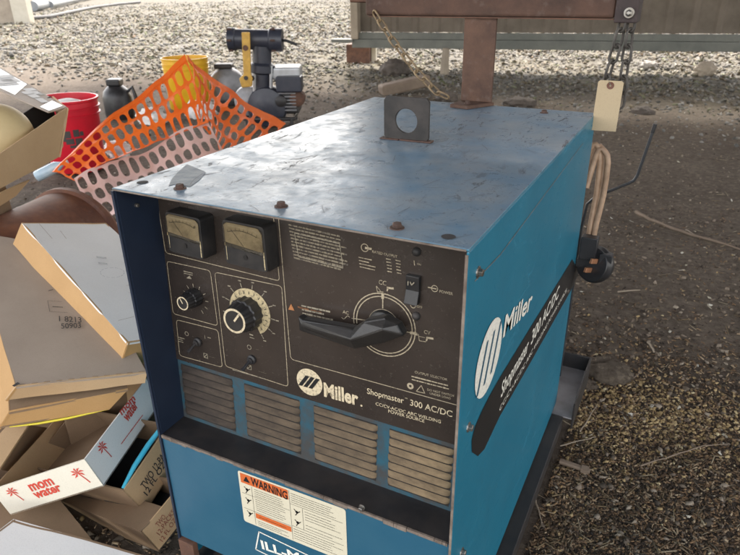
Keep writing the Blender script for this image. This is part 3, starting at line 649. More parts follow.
# selector lever
lh = .034
def LP(px, py, h): return PP.hit(px, py, h)
lev = MB()
top = [(295, 317.5), (300, 321.5), (351, 330.5), (364, 322), (382, 319), (396, 327), (402, 338), (380, 346), (352, 351.5), (296.5, 333)]
base = [PP.uv(*p, lh) for p in top]; cen = Vector(cs)
n = len(top); fr = [PP.at(p.x, p.y, lh-.006) for p in base]; bk = [PP.at(p.x+(.001 if i in (0, 1, 9) else 0), p.y, lh-.019) for i, p in enumerate(base)]
ridge_a = PP.at(*PP.uv(352, 339, lh), lh+.004); ridge_b = PP.at(*PP.uv(384, 328, lh), lh+.006); ridge_c = PP.at(*PP.uv(300, 327, lh), lh-.004)
vs = fr+bk+[ridge_a, ridge_b, ridge_c]; ia, ib, ic = 2*n, 2*n+1, 2*n+2
fs = [(n+i, i, (i+1) % n, n+(i+1) % n) for i in range(n)]+[tuple(range(n, 2*n))]
fs += [(0, ic, 1), (1, ic, ia, 2), (2, ia, 3), (3, ia, ib, 4), (4, ib, 5), (5, ib, 6), (6, ib, 7), (7, ib, ia), (7, ia, 8), (8, ia, ic, 9), (9, ic, 0)]
lev.add(vs, fs)
lv_o = lev.build('selector_lever', 'lever', wel, bevel=.0026, seg=3)
MB().lathe(PP.at(cs.x, cs.y, .0012), PP.n, [(.021, 0), (.019, .004), (.013, .006), (.012, lh-.017)], 32, False, True).build('lever_hub', 'lever', lv_o, smooth=30)

# ---- lower front labels
LF = Plane((0, .001, 0), (1, 0, 0), (0, 0, 1))
lb = MB(); q = pxs(LF, (238.4, 470), (243.8, 520.3), (347.3, 560), (346.3, 509.5)); xl = (q[0].x+q[1].x)/2; xr = (q[2].x+q[3].x)/2; zt_ = (q[0].y+q[3].y)/2; zb_ = zt_-.112
zs = (q[3].y-q[0].y)/(xr-xl)
zbm = q[1].y
rr = rrect([Vector((xl, q[0].y)), Vector((xl, zbm)), Vector((xr, zbm+(q[3].y-q[0].y))), Vector((xr, q[3].y))], .005)
lb.poly([LF.at(p.x, p.y, .0006) for p in rr]); lab = lb.build('warning_label', 'label', wel)
def lq(s, t): return Vector((xl+(xr-xl)*s, q[0].y+(q[3].y-q[0].y)*s+(zbm-q[0].y)*t))
class Lab:  # label-local sights
    pass
def lbox(mb, s0_, t0_, s1_, t1_, h): fillp(mb, LF, [lq(s0_, t0_), lq(s0_, t1_), lq(s1_, t1_), lq(s1_, t0_)], h)
for bx_ in ((.022, .03, .485, .21), (.135, .73, .487, .83)): ob = MB(); lbox(ob, *bx_, .0009); ob.build('warning_band', 'lorange', lab)
bt = MB()
text(bt, LF, 'WARNING', (251.6, 484.2), (288, 499.2), (250.8, 476.5), h=.0012, bold=.02)
fillp(bt, LF, [lq(.05, .165), lq(.115, .165), lq(.082, .06)], .0012)
def lines(s0_, t0_, s1_, t1_, n_, h=.0009):
    for i in range(n_):
        t = t0_+(t1_-t0_)*(i+.5)/n_; x = s0_; e = s0_+(s1_-s0_)*random.uniform(.72, 1)
        while x < e:
            l = min(random.uniform(.008, .05), e-x); stroke(bt, LF, [lq(x, t), lq(x+l, t)], .0007, h); x += l+.006
lines(.15, .24, .47, .40, 4); lines(.15, .43, .47, .68, 6); lines(.15, .86, .47, .97, 3); lines(.51, .05, .96, .25, 5); lines(.63, .30, .96, .50, 4); lines(.63, .55, .96, .67, 2); lines(.51, .72, .96, .95, 5); lines(.17, .755, .46, .815, 1, .0012)
for (s_, t_) in ((.075, .33), (.075, .54), (.075, .80), (.555, .40), (.555, .60)):
    stroke(bt, LF, [lq(s_-.025, t_-.05), lq(s_+.005, t_), lq(s_-.015, t_+.06)], .0014, .0009); stroke(bt, LF, [lq(s_+.005, t_), lq(s_+.03, t_-.04)], .0014, .0009); disc(bt, LF, lq(s_, t_-.01), .0026, .0009, 10)
for (a_, b_) in (((.495, .03), (.495, .97)), ((.02, .41), (.485, .41)), ((.02, .71), (.485, .71)), ((.50, .27), (.97, .27)), ((.50, .69), (.97, .69)), ((.125, .23), (.125, .97)), ((.61, .28), (.61, .68))): stroke(bt, LF, [lq(*a_), lq(*b_)], .0005, .0009)
bt.build('label_print', 'blackp', lab)
im = MB(); q2 = pxs(LF, (259.3, 531.5), (256, 549), (330, 574), (330, 557)); stroke(im, LF, [q2[0], q2[1], Vector((q2[1].x+.16, q2[1].y-.01)), Vector((q2[0].x+.16, q2[0].y-.01))], .0022, .0007, True)
text(im, LF, 'ILL-MO', (262.4, 548.2), (316, 567), (262.4, 540.4), h=.0007, bold=.03); im.build('lower_nameplate', 'white', wel)

# ---- right side print
SP = Plane((W, 0, 0), (0, 1, 0), (0, 0, 1))
bd = MB(); bp_ = pxs(SP, (471.5, 452), (471.3, 440), (474.5, 427), (481, 412), (489, 396), (499.5, 377.5), (531, 326), (563, 274), (572, 259), (579, 272), (572, 288), (535, 354), (499, 417), (484, 449), (477.5, 456))
bd.poly([SP.at(p.x, p.y, .0006) for p in bp_]); bd.build('side_stripe', 'blackp', wel)
sm = MB(); c = SP.uv(488.4, 357.5); Rs = (SP.uv(488.4, 327)-c).length
el = [(c.x+Rs*1.08*math.cos(t), c.y+Rs*math.sin(t)) for t in np.linspace(0, 2*math.pi, 44, endpoint=False)]
e1 = SP.uv(500.8, 336); 
fillp(sm, SP, el, .0010)
text(sm, SP, 'Miller', (502.0, 337.5), (530.2, 308), (502.0, 318), h=.0010, bold=.02)
text(sm, SP, 'Shopmaster', (499.8, 398), (527, 350.5), (499.8, 385), h=.0012, bold=.012); text(sm, SP, '300 AC/DC', (530, 345), (557.5, 297), (530, 333.5), h=.0012, bold=.012)
text(sm, SP, 'CC/CV-AC/DC ARC WELDING POWER SOURCE', (498.5, 412), (565.5, 292), (498.5, 407.5), h=.0012)
sm.build('side_lettering', 'white', wel)
ss = MB()
for dx in (-.62, -.06, .50):
    x0 = c.x+dx*Rs; ss_h = Rs*.62; fillp(ss, SP, [(x0-Rs*.30, c.y-ss_h), (x0-Rs*.15, c.y-ss_h), (x0+Rs*.42, c.y+ss_h), (x0+Rs*.27, c.y+ss_h)], .0014)
ss.build('side_mark_stripes', 'blue', wel)
# ---- fasteners
def hexscrew(p, ax, r=.0055, m='screw'):
    p = Vector(p); ax = Vector(ax); b = MB(); b.lathe(p, ax, [(r*1.5, 0), (r*1.45, .0012)], 18, False, True); b.lathe(p+ax*.001, ax, [(r, 0), (r, .004), (r*.8, .005)], 6, False, True)
    b.build('screw', m, wel, bevel=.0003)
for q in ((180, 188.5), (281.2, 206.5), (397, 228), (544, 113)): hexscrew(uz(*q, H), (0, 0, 1))
hl = MB()
for q in ((142.5, 182.5), (448.5, 237)): p = uz(*q, H); hl.lathe(p, (0, 0, 1), [(.0075, .0005), (.0001, .0007)], 20)
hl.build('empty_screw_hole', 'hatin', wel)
for q in ((478, 272), (468.3, 427), (519, 500), (566, 291), (461.5, 552)): p = SP.hit(*q); hexscrew(p, (1, 0, 0), .0045, 'chrome')
p = un(135, 205, 0, T); hexscrew(p, (1, 0, 0), .003, 'chrome')
p = un(362, 507, 1, .001); hexscrew(p, (0, -1, 0), .003, 'chrome')
# thin seam scratch on the side and residue on the top
sr = MB(); stroke(sr, SP, pxs(SP, (474.5, 281), (500, 254.5), (583, 143)), .0012, .0005); sr.build('side_seam', 'edge', wel)
TP = Plane((0, 0, H), (1, 0, 0), (0, 1, 0)); tr_ = MB(); pts = pxs(TP, (168.5, 186), (176.5, 184), (190, 187), (199.5, 180), (206, 172.3), (187, 164.5), (177.5, 172.5), (172, 179)); fillp(tr_, TP, pts, .0005); tr_.build('tape_residue', 'tape', wel)
scr = MB()
for k in range(170):
    x = random.uniform(.02, W-.02); y = D*random.random()**1.3*.97+.01; a = random.uniform(0, 6.28) if k % 3 else random.gauss(.5, .3); l = random.uniform(.004, .035)*random.uniform(.5, 2); p = Vector((x, y)); ps = [p.copy()]; w_ = random.uniform(.0003, .0007)
    for q in range(5):
        a += random.gauss(0, .05); p = p+Vector((math.cos(a), math.sin(a)))*l/5
        if not (.004 < p.x < W-.004 and .004 < p.y < D-.004): break
        ps.append(p.copy())
    if len(ps) > 2: stroke(scr, TP, ps, w_, .0004+k*1e-6)
tag(scr.build('paint_scratches', 'scratch', wel), kind='stuff')
# lifting eye
ly = .394; x0, x1, z1 = .2005, .2795, .8395; hc = Vector((.2400, .802)); hr = .0195; th = .006
ev = MB(); nn = 40
outer = []; 
for k in range(nn):
    a = 2*math.pi*k/nn+math.pi/4; d = Vector((math.cos(a), math.sin(a)))
    cx_, cz_ = (x0+x1)/2, (H+z1)/2; hx, hz = (x1-x0)/2, (z1-H)/2
    t = min(hx/abs(d.x) if abs(d.x) > 1e-6 else 9, hz/abs(d.y) if abs(d.y) > 1e-6 else 9); outer.append((cx_+d.x*t, cz_+d.y*t))
inner = [(hc.x+hr*math.cos(2*math.pi*k/nn+math.pi/4), hc.y+hr*math.sin(2*math.pi*k/nn+math.pi/4)) for k in range(nn)]
vs = [(x, ly, z) for x, z in outer]+[(x, ly, z) for x, z in inner]+[(x, ly+th, z) for x, z in outer]+[(x, ly+th, z) for x, z in inner]
fs = []
for k in range(nn):
    j = (k+1) % nn; fs += [(k, j, nn+j, nn+k), (2*nn+j, 2*nn+k, 3*nn+k, 3*nn+j), (k, 2*nn+k, 2*nn+j, j), (nn+k, nn+j, 3*nn+j, 3*nn+k)]
le_o = ev.add(vs, fs).build('lifting_eye', 'lug', wel, bevel=.0008)
rim = MB()
for (a, b) in ((x0-.006, x0+.028), (x0+.030, x1-.012), (x1-.016, x1+.006)): rim.box((a, ly-.0035-random.uniform(0, .002), H+.0002), (b, ly+th+.004, H+.0022+random.uniform(0, .001)))
rim.build('torn_opening_edge', 'screw', le_o, bevel=.0006)

# ================================================================== things round the welder
# cord and plug hung at the rear corner
pc = thing('power_cord', 'brown looped power cord hanging at the rear corner of the welder with a black plug', 'power cord', (.505, .79, .45))
for i, (dx, dy) in enumerate(((0, 0), (.0105, .004), (.020, -.003))):
    path = [Vector((.470+dx*.6, .775+dy, .615)), Vector((.474+dx*.7, .787+dy, .672-.003*i)), Vector((.481+dx*.7, .79+dy, .700-.003*i)), Vector((.491+dx*.8, .79+dy, .697-.004*i)), Vector((.499+dx*.8, .79+dy, .668)), Vector((.501+dx*.75, .79+dy, .60)), Vector((.499+dx*.6, .785+dy, .54)), Vector((.499+dx*.5, .78+dy, .485))]
    sm_ = []
    for k in range(len(path)-1):
        for t in (0, .5): 
            p0, p1, p2, p3 = path[max(k-1, 0)], path[k], path[k+1], path[min(k+2, len(path)-1)]
            sm_.append(.5*((2*p1)+(p2-p0)*t+(2*p0-5*p1+4*p2-p3)*t*t+(3*p1-p0-3*p2+p3)*t**3))
    sm_.append(path[-1]); MB().tube(sm_, .0056, 10).build('cable', 'cable', pc, smooth=60)
pa = Vector((.52, -.80, .28)).normalized()
pl_c = Vector((.517, .765, .452))
fac = (O-pl_c).normalized(); fac = (fac+Vector((-.55, 0, -.1))).normalized()
pg = MB(); pg.lathe(pl_c-fac*.022, fac, [(.014, -.012), (.031, -.006), (.040, .004), (.041, .016), (.037, .022), (.037, .027)], 28, True, True)
pg.box((-.017, -.012, 0), (.017, .012, .05), None, (pl_c.x-.012, pl_c.y, pl_c.z+.012)); pg.box((-.014, -.01, -.012), (.012, .01, .012), None, (pl_c.x+.026, pl_c.y, pl_c.z+.018))
plo = pg.build('plug', 'rubber', pc, smooth=40, bevel=.0015)
side = fac.cross(Vector((0, 0, 1))).normalized(); upv = side.cross(fac)
for (a, b) in ((-.010, .010), (-.003, -.012)):
    o_ = pl_c+fac*.005+side*(a)+upv*b; pb = MB(); e = side*-1*.0
    Rp = Matrix((fac, side, upv)).transposed(); pb.box((0, -.003, -.0055), (.022, .003, .0055), Rp, o_); pb.build('prong', 'copper', plo, bevel=.001)
# bent rod
br_ = thing('bent_handle_rod', 'thin dark steel rod bent upward behind the right rear of the welder', 'rod', (.52, .85, .1))
rp = [Vector((.47, .852, .10)), Vector((.473, .852, .50)), Vector((.478, .85, .556)), Vector((.494, .85, .575)), Vector((.556, .85, .613)), Vector((.565, .85, .620)), Vector((.570, .85, .632)), Vector((.584, .85, .722))]
MB().tube(rp, .0032, 8).build('rod_bar', 'rod', br_, smooth=60); MB().tube([rp[-1], rp[-1]+Vector((.0025, 0, .018))], .0042, 8).build('grip_tip', 'rubber', br_, smooth=50)
# rusty stand on top with beam
st = thing('rusty_stand', 'rusty brown steel beam on a flat post bolted to the rear of the welder top', 'stand', (.25, .75, H))
MB().box((.2105, .744, H+.008), (.276, .752, .940)).build('post', 'rustpost', st, bevel=.001)
fpq = [Vector((.199, .690, H)), Vector((.240, .676, H)), Vector((.276, .7435, H)), Vector((.2105, .7435, H))]
MB().prism([Vector((.203, .700, H+.0005)), Vector((.243, .690, H+.0005)), Vector((.280, .753, H+.0005)), Vector((.2105, .765, H+.0005))], (0, 0, .007)).build('foot_plate', 'rustpost', st, bevel=.001)
bb = MB(); bp2 = Vector((.235, .716, H+.0078)); bb.lathe(bp2, (0, 0, 1), [(.007, 0), (.007, .002)], 16, False, True); bb.lathe(bp2, (0, 0, 1), [(.0045, .002), (.0045, .006)], 6, False, True); bb.build('bolt', 'screw', st)
bm = MB(); bm.box((-.008, .735, .941), (.494, .785, 1.06)); bm.build('beam', 'rustbeam', st, bevel=.006, seg=3)
MB().box((.494, .731, .934), (.533, .789, 1.062)).build('end_plate', 'endrust', st, bevel=.002)
MB().box((-.002, .738, .9385), (.494, .747, .9405)).build('beam_seam', 'rust', st)
nb = MB(); nb.lathe((.5185, .728, .951), (0, -1, 0), [(.009, 0), (.009, .003)], 20, False, True); nb.lathe((.5185, .725, .951), (0, -1, 0), [(.006, 0), (.006, .005), (.003, .008)], 6, False, True); nb.build('bolt', 'chrome', st, bevel=.0005)
MB().tube([(-.055, .76, .970), (-.005, .76, .969)], .0045, 8).build('pin', 'rust', st, smooth=50)
# chains: separate links
def link_mesh(L, Wd, r):
    pth = []
    for k in range(16):
        a = 2*math.pi*k/16; x = math.cos(a)*Wd/2; y = math.sin(a)*Wd/2; y += (L/2-Wd/2)*(1 if math.sin(a) >= 0 else -1); pth.append((x, 0, y))
    return MB().tube(pth, r, 7, closed=True)
def chain(name, label, path, m, L=.021, Wd=.0125, r=.0017):
    t = thing(name, label, 'chain', path[0], 'chains hanging from the rusty beam'); proto = None
    pts = [Vector(p) for p in path]; seg = [(pts[i+1]-pts[i]).length for i in range(len(pts)-1)]; tot = sum(seg); pitch = L-2.4*r; s = 0; i = 0
    while s < tot:
        d = s; k = 0
        while k < len(seg)-1 and d > seg[k]: d -= seg[k]; k += 1
        dr = (pts[k+1]-pts[k]).normalized(); p = pts[k]+dr*d
        if proto is None: o = link_mesh(L, Wd, r).build('link', m, t, smooth=60); proto = o
        else: o = proto.copy(); COL.objects.link(o); o.parent = t
        a = Vector((0, 1, 0)) if abs(dr.y) < .8 else Vector((1, 0, 0)); xx = a.cross(dr).normalized(); yy = dr.cross(xx)
        R = Matrix((xx, yy, dr)).transposed().to_4x4() @ Matrix.Rotation(math.radians(35+90*(i % 2)+random.uniform(-12, 12)), 4, 'Z')
        o.matrix_parent_inverse = Matrix.Identity(4); o.matrix_basis = Matrix.Translation(p-t.location) @ R
        s += pitch; i += 1
chain('steel_chain', 'brassy rusted chain slanting from the beam down to the foot plate', [(.022, .73, .940), (.062, .722, .895), (.120, .722, .833), (.165, .722, .795), (.200, .722, .7835)], 'chainr', L=.027, Wd=.0145, r=.0021)
chain('steel_chain', 'dark chain strand that holds the paper tag under the right end of the beam', [(.5085, .74, .935), (.505, .74, .895), (.497, .74, .850), (.4955, .74, .825)], 'chain', L=.033, Wd=.0165, r=.0025)
chain('steel_chain', 'dark chain strand hanging just right of the tag strand with its end behind the tag', [(.523, .745, .935), (.5235, .745, .89), (.5235, .745, .85), (.526, .745, .795)], 'chain', L=.033, Wd=.0165, r=.0025)
tg_ = thing('paper_tag', 'blank manila paper tag with brown eyelet hanging from the chain', 'tag', (.51, .73, .75))
ty = .728; tb = MB(); tb.prism([(.4815, ty, .7425), (.5265, ty, .7435), (.5275, ty, .8325), (.5235, ty, .8355), (.4865, ty, .8355), (.4825, ty, .8325)], (0, .0008, 0)); tb.build('tag_card', 'manila', tg_)
eb_ = MB(); eb_.lathe((.505, ty, .8265), (0, -1, 0), [(.0018, .0006), (.0062, .0010), (.0066, .0002)], 20); eb_.build('eyelet', 'eyelet', tg_, smooth=60)
MB().tube([(.5055, ty-.001, .8265), (.503, ty-.002, .832), (.499, ty+.004, .836), (.4965, .738, .835)], .0007, 6).build('tie_wire', 'chrome', tg_)

# ------------------------------------------------------------------ cardboard heap on the left
def V3(q): return uz(q[0], q[1], q[2])
def panels(mb, *polys):
    for p in polys:
        p = [q if isinstance(q, Vector) else V3(q) for q in p]
        if len(p) != 4: mb.poly(p); continue
        a, b, c, d = p; n_ = (b-a).cross(d-a).normalized(); na = max(2, int((b-a).length/.02)); nb_ = max(2, int((d-a).length/.02)); vs = []
        for i in range(na+1):
            for j in range(nb_+1):
                u, v = i/na, j/nb_; q = a*(1-u)*(1-v)+b*u*(1-v)+c*u*v+d*(1-u)*v
                w = noise.noise(q*7)*.0030+noise.noise(q*22)*.0009; vs.append(q+n_*w)
        mb.add(vs, [(i*(nb_+1)+j, (i+1)*(nb_+1)+j, (i+1)*(nb_+1)+j+1, i*(nb_+1)+j+1) for i in range(na) for j in range(nb_)])
def shell(name, m, parent, *polys, t=.004): 
    mb = MB(); panels(mb, *polys); o = mb.build(name, m, parent, solid=t)
    dg = bpy.context.evaluated_depsgraph_get(); me = bpy.data.meshes.new_from_object(o.evaluated_get(dg)); o.modifiers.clear(); o.data = me
    me.polygons.foreach_set('use_smooth', [True]*len(me.polygons)); me.set_sharp_from_angle(angle=math.radians(35)); return o
def qprint(poly): # plane through three sights
    a, b, c = poly; return Plane(a, b-a, c-a)
# lid carton A: white face with tan rim, tilted
A0 = V3((21.6, 222.6, .45)); A1 = V3((127.7, 343, .33)); A2 = V3((106, 223, .385)); A3 = A2+(A1-A0)
nA = (A1-A0).cross(A2-A0).normalized(); nA = nA if nA.z > 0 else -nA
ca = thing('carton_lid', 'white faced carton lid with tan rim leaning on the boxes against the welder', 'cardboard box', (A0.x, A0.y, .2))
chA = A2.lerp(A3, .0)
shell('lid_top', 'cardw', ca, [A0, A1, A3, A2])
dpt = .062; out = (A0-A2).normalized()*.012
b0 = A0-nA*dpt+out; b1 = A1-nA*dpt+out*.5; b2 = A2-nA*dpt; b3 = A3-nA*dpt
shell('rim', 'cardo', ca, [A0, b0, b1, A1]); shell('rim', 'cardo', ca, [A1, b1, b3, A3]); shell('rim', 'cardo', ca, [A2, A3, b3, b2], [A0, A2, b2, b0])
# printing on the white lid
PA = Plane(A0, A1-A0, A2-A0)
if PA.n.z < 0: PA = Plane(A0, A2-A0, A1-A0)
pm = MB(); 
micro(pm, PA, (97, 258.5), (108, 259.5), 2, (2, 6), .004, .4); 
for k in range(14):
    a0 = 2*math.pi*k/14; a1 = a0+.3; stroke(pm, PA, [PA.uv(112+12*math.cos(a0), 274+5*math.sin(a0)), PA.uv(112+12*math.cos(a1), 274+5*math.sin(a1))], .0012, .004)
cr_ = MB()
for q in ((126, 287, 137, 285.5), (128, 294, 136, 295), (118, 322, 134, 318), (60, 232, 66, 240), (38, 224, 52, 240)): stroke(cr_, PA, pxs(PA, q[:2], q[2:]), .0010, .004)
cr_.build('crease_marks', 'cardg', ca)
pm.build('faint_lid_print', mat_print('faint_grey_ink', (.42, .42, .42), .5), ca)
# carton B: big grey-brown carton lying under the lid
Bl = V3((-46, 236, .40)); B0 = V3((7, 236, .40)); B1 = V3((15.8, 387, .30)); B2 = V3((147, 372.5, .285)); 
cb = thing('large_carton', 'grey brown carton with printed numbers lying under the white lid', 'cardboard box', (B1.x, B1.y, .1))
B3 = B0+(B2-B1)*.9
shell('carton_top', 'cardg', cb, [V3((-30, 232, .41)), B1, B2, B2+(V3((-30, 232, .41))-B1)*.8])
f1 = V3((5, 401, .262)); f2 = V3((145, 383, .262)); shell('rim', 'card', cb, [B1, f1, f2, B2])
shell('side_rim', 'cardo', cb, [V3((-30, 232, .41)), V3((-42, 250, .36)), f1, B1])
PB = Plane(B1, B2-B1, V3((-30, 232, .41))-B1); 
if PB.n.z < 0: PB.n = -PB.n
bp_ = MB(); text(bp_, PB, '1 8213', (59.5, 322.6), (82, 324), (59.2, 317.2), h=.004, bold=.01, skew=True); text(bp_, PB, '50903', (61.5, 330), (81.5, 329.2), (61.2, 324.8), h=.004, bold=.01, skew=True)
for q in ((48, 302, 62, 303), (50, 313, 68, 314)): stroke(bp_, PB, pxs(PB, q[:2], q[2:]), .0008, .004)
stroke(bp_, PB, pxs(PB, (48, 302), (50, 313)), .0008, .004); stroke(bp_, PB, pxs(PB, (53, 308), (63, 308.6)), .0022, .004); stroke(bp_, PB, pxs(PB, (49, 292), (53, 291)), .003, .004)
stroke(bp_, PB, [PB.uv(16.5, 386)+Vector((-.003, -.003)), PB.uv(16.5, 386)+Vector((.003, .003))], .007, .004)
bp_.build('carton_print', 'blackink', cb)
pf = MB(); u = B2-B1; L = u.length; u.normalize(); k = 0
while k*.022 < L-.02:
    p = B1+u*(k*.022+.006); s_ = u*.011; w_ = (B1-f1).normalized()*.0022; up_ = Vector((0, 0, .0035)); pf.poly([p+up_, p+s_+up_, p+s_+w_+up_, p+w_+up_]); k += 1
pf.build('perforated_fold', 'cardd', cb)
# carton C under it with yellow film along the bottom
g0 = V3((8.5, 412.5, .245)); g1 = V3((128, 389.6, .250)); h0 = V3((-2, 429, .205)); h1 = V3((109.5, 409, .205)); h2 = V3((31.6, 424, .205))
cc = thing('flat_carton', 'tan carton layer with orange sunlight painted in, under the large printed carton', 'cardboard box', (g0.x, g0.y, 0))
ba = (B0-B1)*.8
shell('front_wall', 'cardo', cc, [g0, h0, h1, g1]); shell('side_wall', 'cardo', cc, [g0, g0+ba, h0+ba, h0]); shell('top', 'cardd', cc, [g0, g1, g1+ba, g0+ba])
shell('bottom', 'cardd', cc, [h0, h0+ba, h1+ba, h1])
MB().tube([h0.lerp(h1, .10), h0.lerp(h1, .35)+Vector((0, 0, -.004)), h0.lerp(h1, .62)+Vector((0, 0, -.004)), h1], [.001, .0026, .0026, .001], 8).build('yellow_film', 'yellow_film', cc, smooth=60)
# tray helper: open tray from a floor corner frame
def tray(name, label, c, ux, uy, L, Wd, hh, mats, tilt_n=None):
    """c = top near corner, ux along the front (leftward), uy along the right side (backward); walls drop hh along -n"""
    ux = ux.normalized(); n_ = ux.cross(uy).normalized(); n_ = n_ if n_.z > 0 else -n_; uy = (uy-ux*uy.dot(ux)).normalized()
    t = thing(name, label, 'cardboard tray', (c.x, c.y, 0), 'cardboard drink trays heaped at the lower left')
    q = [c, c+ux*L, c+ux*L+uy*Wd, c+uy*Wd]; d = -n_*hh
    def wall(nm, a, b, m): return MB().prism([a, b, b+d, a+d], (( (q[0]+q[2])/2-(a+b)/2).normalized()*.003)).build(nm, m, t)
    w = [wall('front_wall', q[0], q[1], mats[0]), wall('side_wall', q[0]+uy*.0005, q[3], mats[1]), wall('back_wall', q[3], q[2], mats[2]), wall('far_side_wall', q[1]+uy*.0005, q[2], mats[2])]
    MB().prism([q[0]+d, q[1]+d, q[2]+d, q[3]+d], n_*.003).build('tray_floor', mats[3], t)
    return t, q, d, n_, ux, uy, w
# white drinks tray
mc = V3((84.5, 459.5, .22)); mL = V3((-9, 490, .134)); mR = V3((147, 378, .211))
tm, q, d, nM, ux, uy, w = tray('drinks_tray', 'white drinks tray with red palm trees and lettering, lying open on brown trays', mc, mL-mc, mR-mc, (mL-mc).length, (mR-mc).length, .066, ('cardw2', 'cardw', 'card', 'cardd'))
PM = Plane(q[1], q[0]-q[1], nM)
if PM.n.dot(O-q[0]) < 0: PM.n = -PM.n
PS = Plane(q[0], q[3]-q[0], nM)
if PS.n.dot(O-q[0]) < 0: PS.n = -PS.n
def palm(mb, pl, c, s, lean=.3, rot=0):
    c = Vector(c)
    def RT(x, y): x, y = x*s, y*s; return c+Vector((x*math.cos(rot)-y*math.sin(rot), x*math.sin(rot)+y*math.cos(rot)))
    for a in (5, 50, 95, 140, 180, 220, 320):
        t = math.radians(a); m_ = (math.cos(t)*.32-math.sin(t)*.05, math.sin(t)*.32+math.cos(t)*.05); e = (math.cos(t)*.58, math.sin(t)*.50-.06); wv = Vector((-math.sin(t), math.cos(t)))*.075
        fillp(mb, pl, [RT(0, 0), RT(m_[0]+wv.x, m_[1]+wv.y), RT(*e), RT(m_[0]-wv.x, m_[1]-wv.y)], .0008)
    stroke(mb, pl, [RT(0, 0), RT(.14, -.35), RT(lean, -.72), RT(lean*1.4, -1.05)], s*.085, .0008)
ink = MB()
text(ink, PM, 'mom', (32, 491), (55, 483.8), (29.3, 481.0), bold=.03); text(ink, PM, 'water', (36.5, 498.3), (62.8, 490), (34.3, 489.6), bold=.03)
ink.build('red_lettering', 'redink', w[0])
for pc_, ps_ in (((12, 491.5), .024), ((77.5, 472.5), .026)): ink = MB(); palm(ink, PM, PM.uv(*pc_), ps_); ink.build('palm_print', 'redink', w[0])
ink2 = MB(); text(ink2, PS, 'mom', (121.5, 415.5), (135.3, 399.6), (117.3, 410), bold=.03); text(ink2, PS, 'water', (127, 422.5), (138, 406), (120.5, 416), bold=.03)
micro(ink2, PS, (121, 444), (150, 405), 1, (0, 2), .0008); ink2.build('red_lettering', 'redink', w[1]); ink = MB(); palm(ink, PS, PS.uv(102, 447), .026, .3, math.radians(-12)); ink.build('palm_print', 'redink', w[1])
# brown 12-pack trays
kc = V3((123.5, 491, .13)); kL = V3((58, 474, .102)); kR = V3((160, 437, .17))
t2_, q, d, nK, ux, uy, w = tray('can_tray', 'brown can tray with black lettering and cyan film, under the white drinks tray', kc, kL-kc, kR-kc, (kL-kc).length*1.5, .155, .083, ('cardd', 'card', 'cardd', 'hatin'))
PK = Plane(q[0], q[3]-q[0], nK)
if PK.n.dot(O-q[0]) < 0: PK.n = -PK.n
PF = Plane(q[1], q[0]-q[1], nK)
if PF.n.dot(O-q[0]) < 0: PF.n = -PF.n
ki = MB(); text(ki, PK, 'TWO 12-PACKS', (144.6, 489.8), (172, 447), (140, 484.5), bold=.012); text(ki, PK, '12 FL OZ', (147, 496), (166, 464.5), (143.5, 491.5), bold=.012)
ki.build('black_print', 'blackink', w[1])
kf = MB()
for i in range(9): u = PF.uv(83+i*2.0, 500.3+i*.3); stroke(kf, PF, [u+Vector((0, -.006)), u+Vector((0, .006))], .0012+.0008*(i % 3 == 0), .0006)
stroke(kf, PF, pxs(PF, (82, 496), (101, 499), (102.5, 508), (83, 505), (82, 496)), .0008, .0006); micro(kf, PF, (105, 500.5), (130, 506), 4, (.6, 6), .0006)
kf.build('barcode_print', 'blackink', w[0])
MB().tube([q[0]+uy*.0+Vector((-.006, .004, .001)), q[0].lerp(q[3], .3)+Vector((-.008, 0, .006)), q[0].lerp(q[3], .6)+Vector((-.008, 0, .008)), q[3]+Vector((-.008, 0, .004))], [.003, .005, .0055, .004], 8).build('cyan_film', 'cyan', t2_, smooth=60)
kc = V3((141, 532.5, .09)); kL = V3((56, 500, -.012)); kR = V3((172, 495, .112))
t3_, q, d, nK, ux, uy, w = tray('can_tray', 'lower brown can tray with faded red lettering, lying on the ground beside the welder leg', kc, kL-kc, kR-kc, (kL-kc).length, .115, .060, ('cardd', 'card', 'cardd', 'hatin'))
PK = Plane(q[0], q[3]-q[0], nK)
if PK.n.dot(O-q[0]) < 0: PK.n = -PK.n
ki = MB(); text(ki, PK, 'TWO', (158.5, 527.5), (166, 517.5), (155.5, 523)); text(ki, PK, '12-PACKS', (159.5, 535.5), (175, 512), (157, 531)); text(ki, PK, '12 FL OZ', (162.5, 542), (176.5, 520), (160, 538)); ki.build('faded_print', 'rdim', w[1])
shell('inner_flap', 'cardd', t3_, [q[0]+nK*.001, q[1]+nK*.001, q[1]+uy*.06-nK*.01, q[0]+uy*.06-nK*.01], t=.003)
# white lid in the bottom corner
E0 = V3((13.4, 519, .125)); E1 = V3((146, 556, .105)); E2 = V3((-10, 537, .125)); e = (E1-E0)
cw = thing('cardboard_sheet', 'white cardboard sheet lying at the bottom left corner in front of the trays', 'cardboard sheet', (E0.x, E0.y, 0))
dn = (E2-E0)*3.2
shell('sheet_top', 'cardw', cw, [E0, E2+(E2-E0)*.0, E2+dn, E1+dn*.8, E1]); zz = Vector((0, 0, -.05)); shell('folded_edge', 'cardd', cw, [E0, E1, E1+zz, E0+zz], [E0, E0+zz, E2+zz, E2])
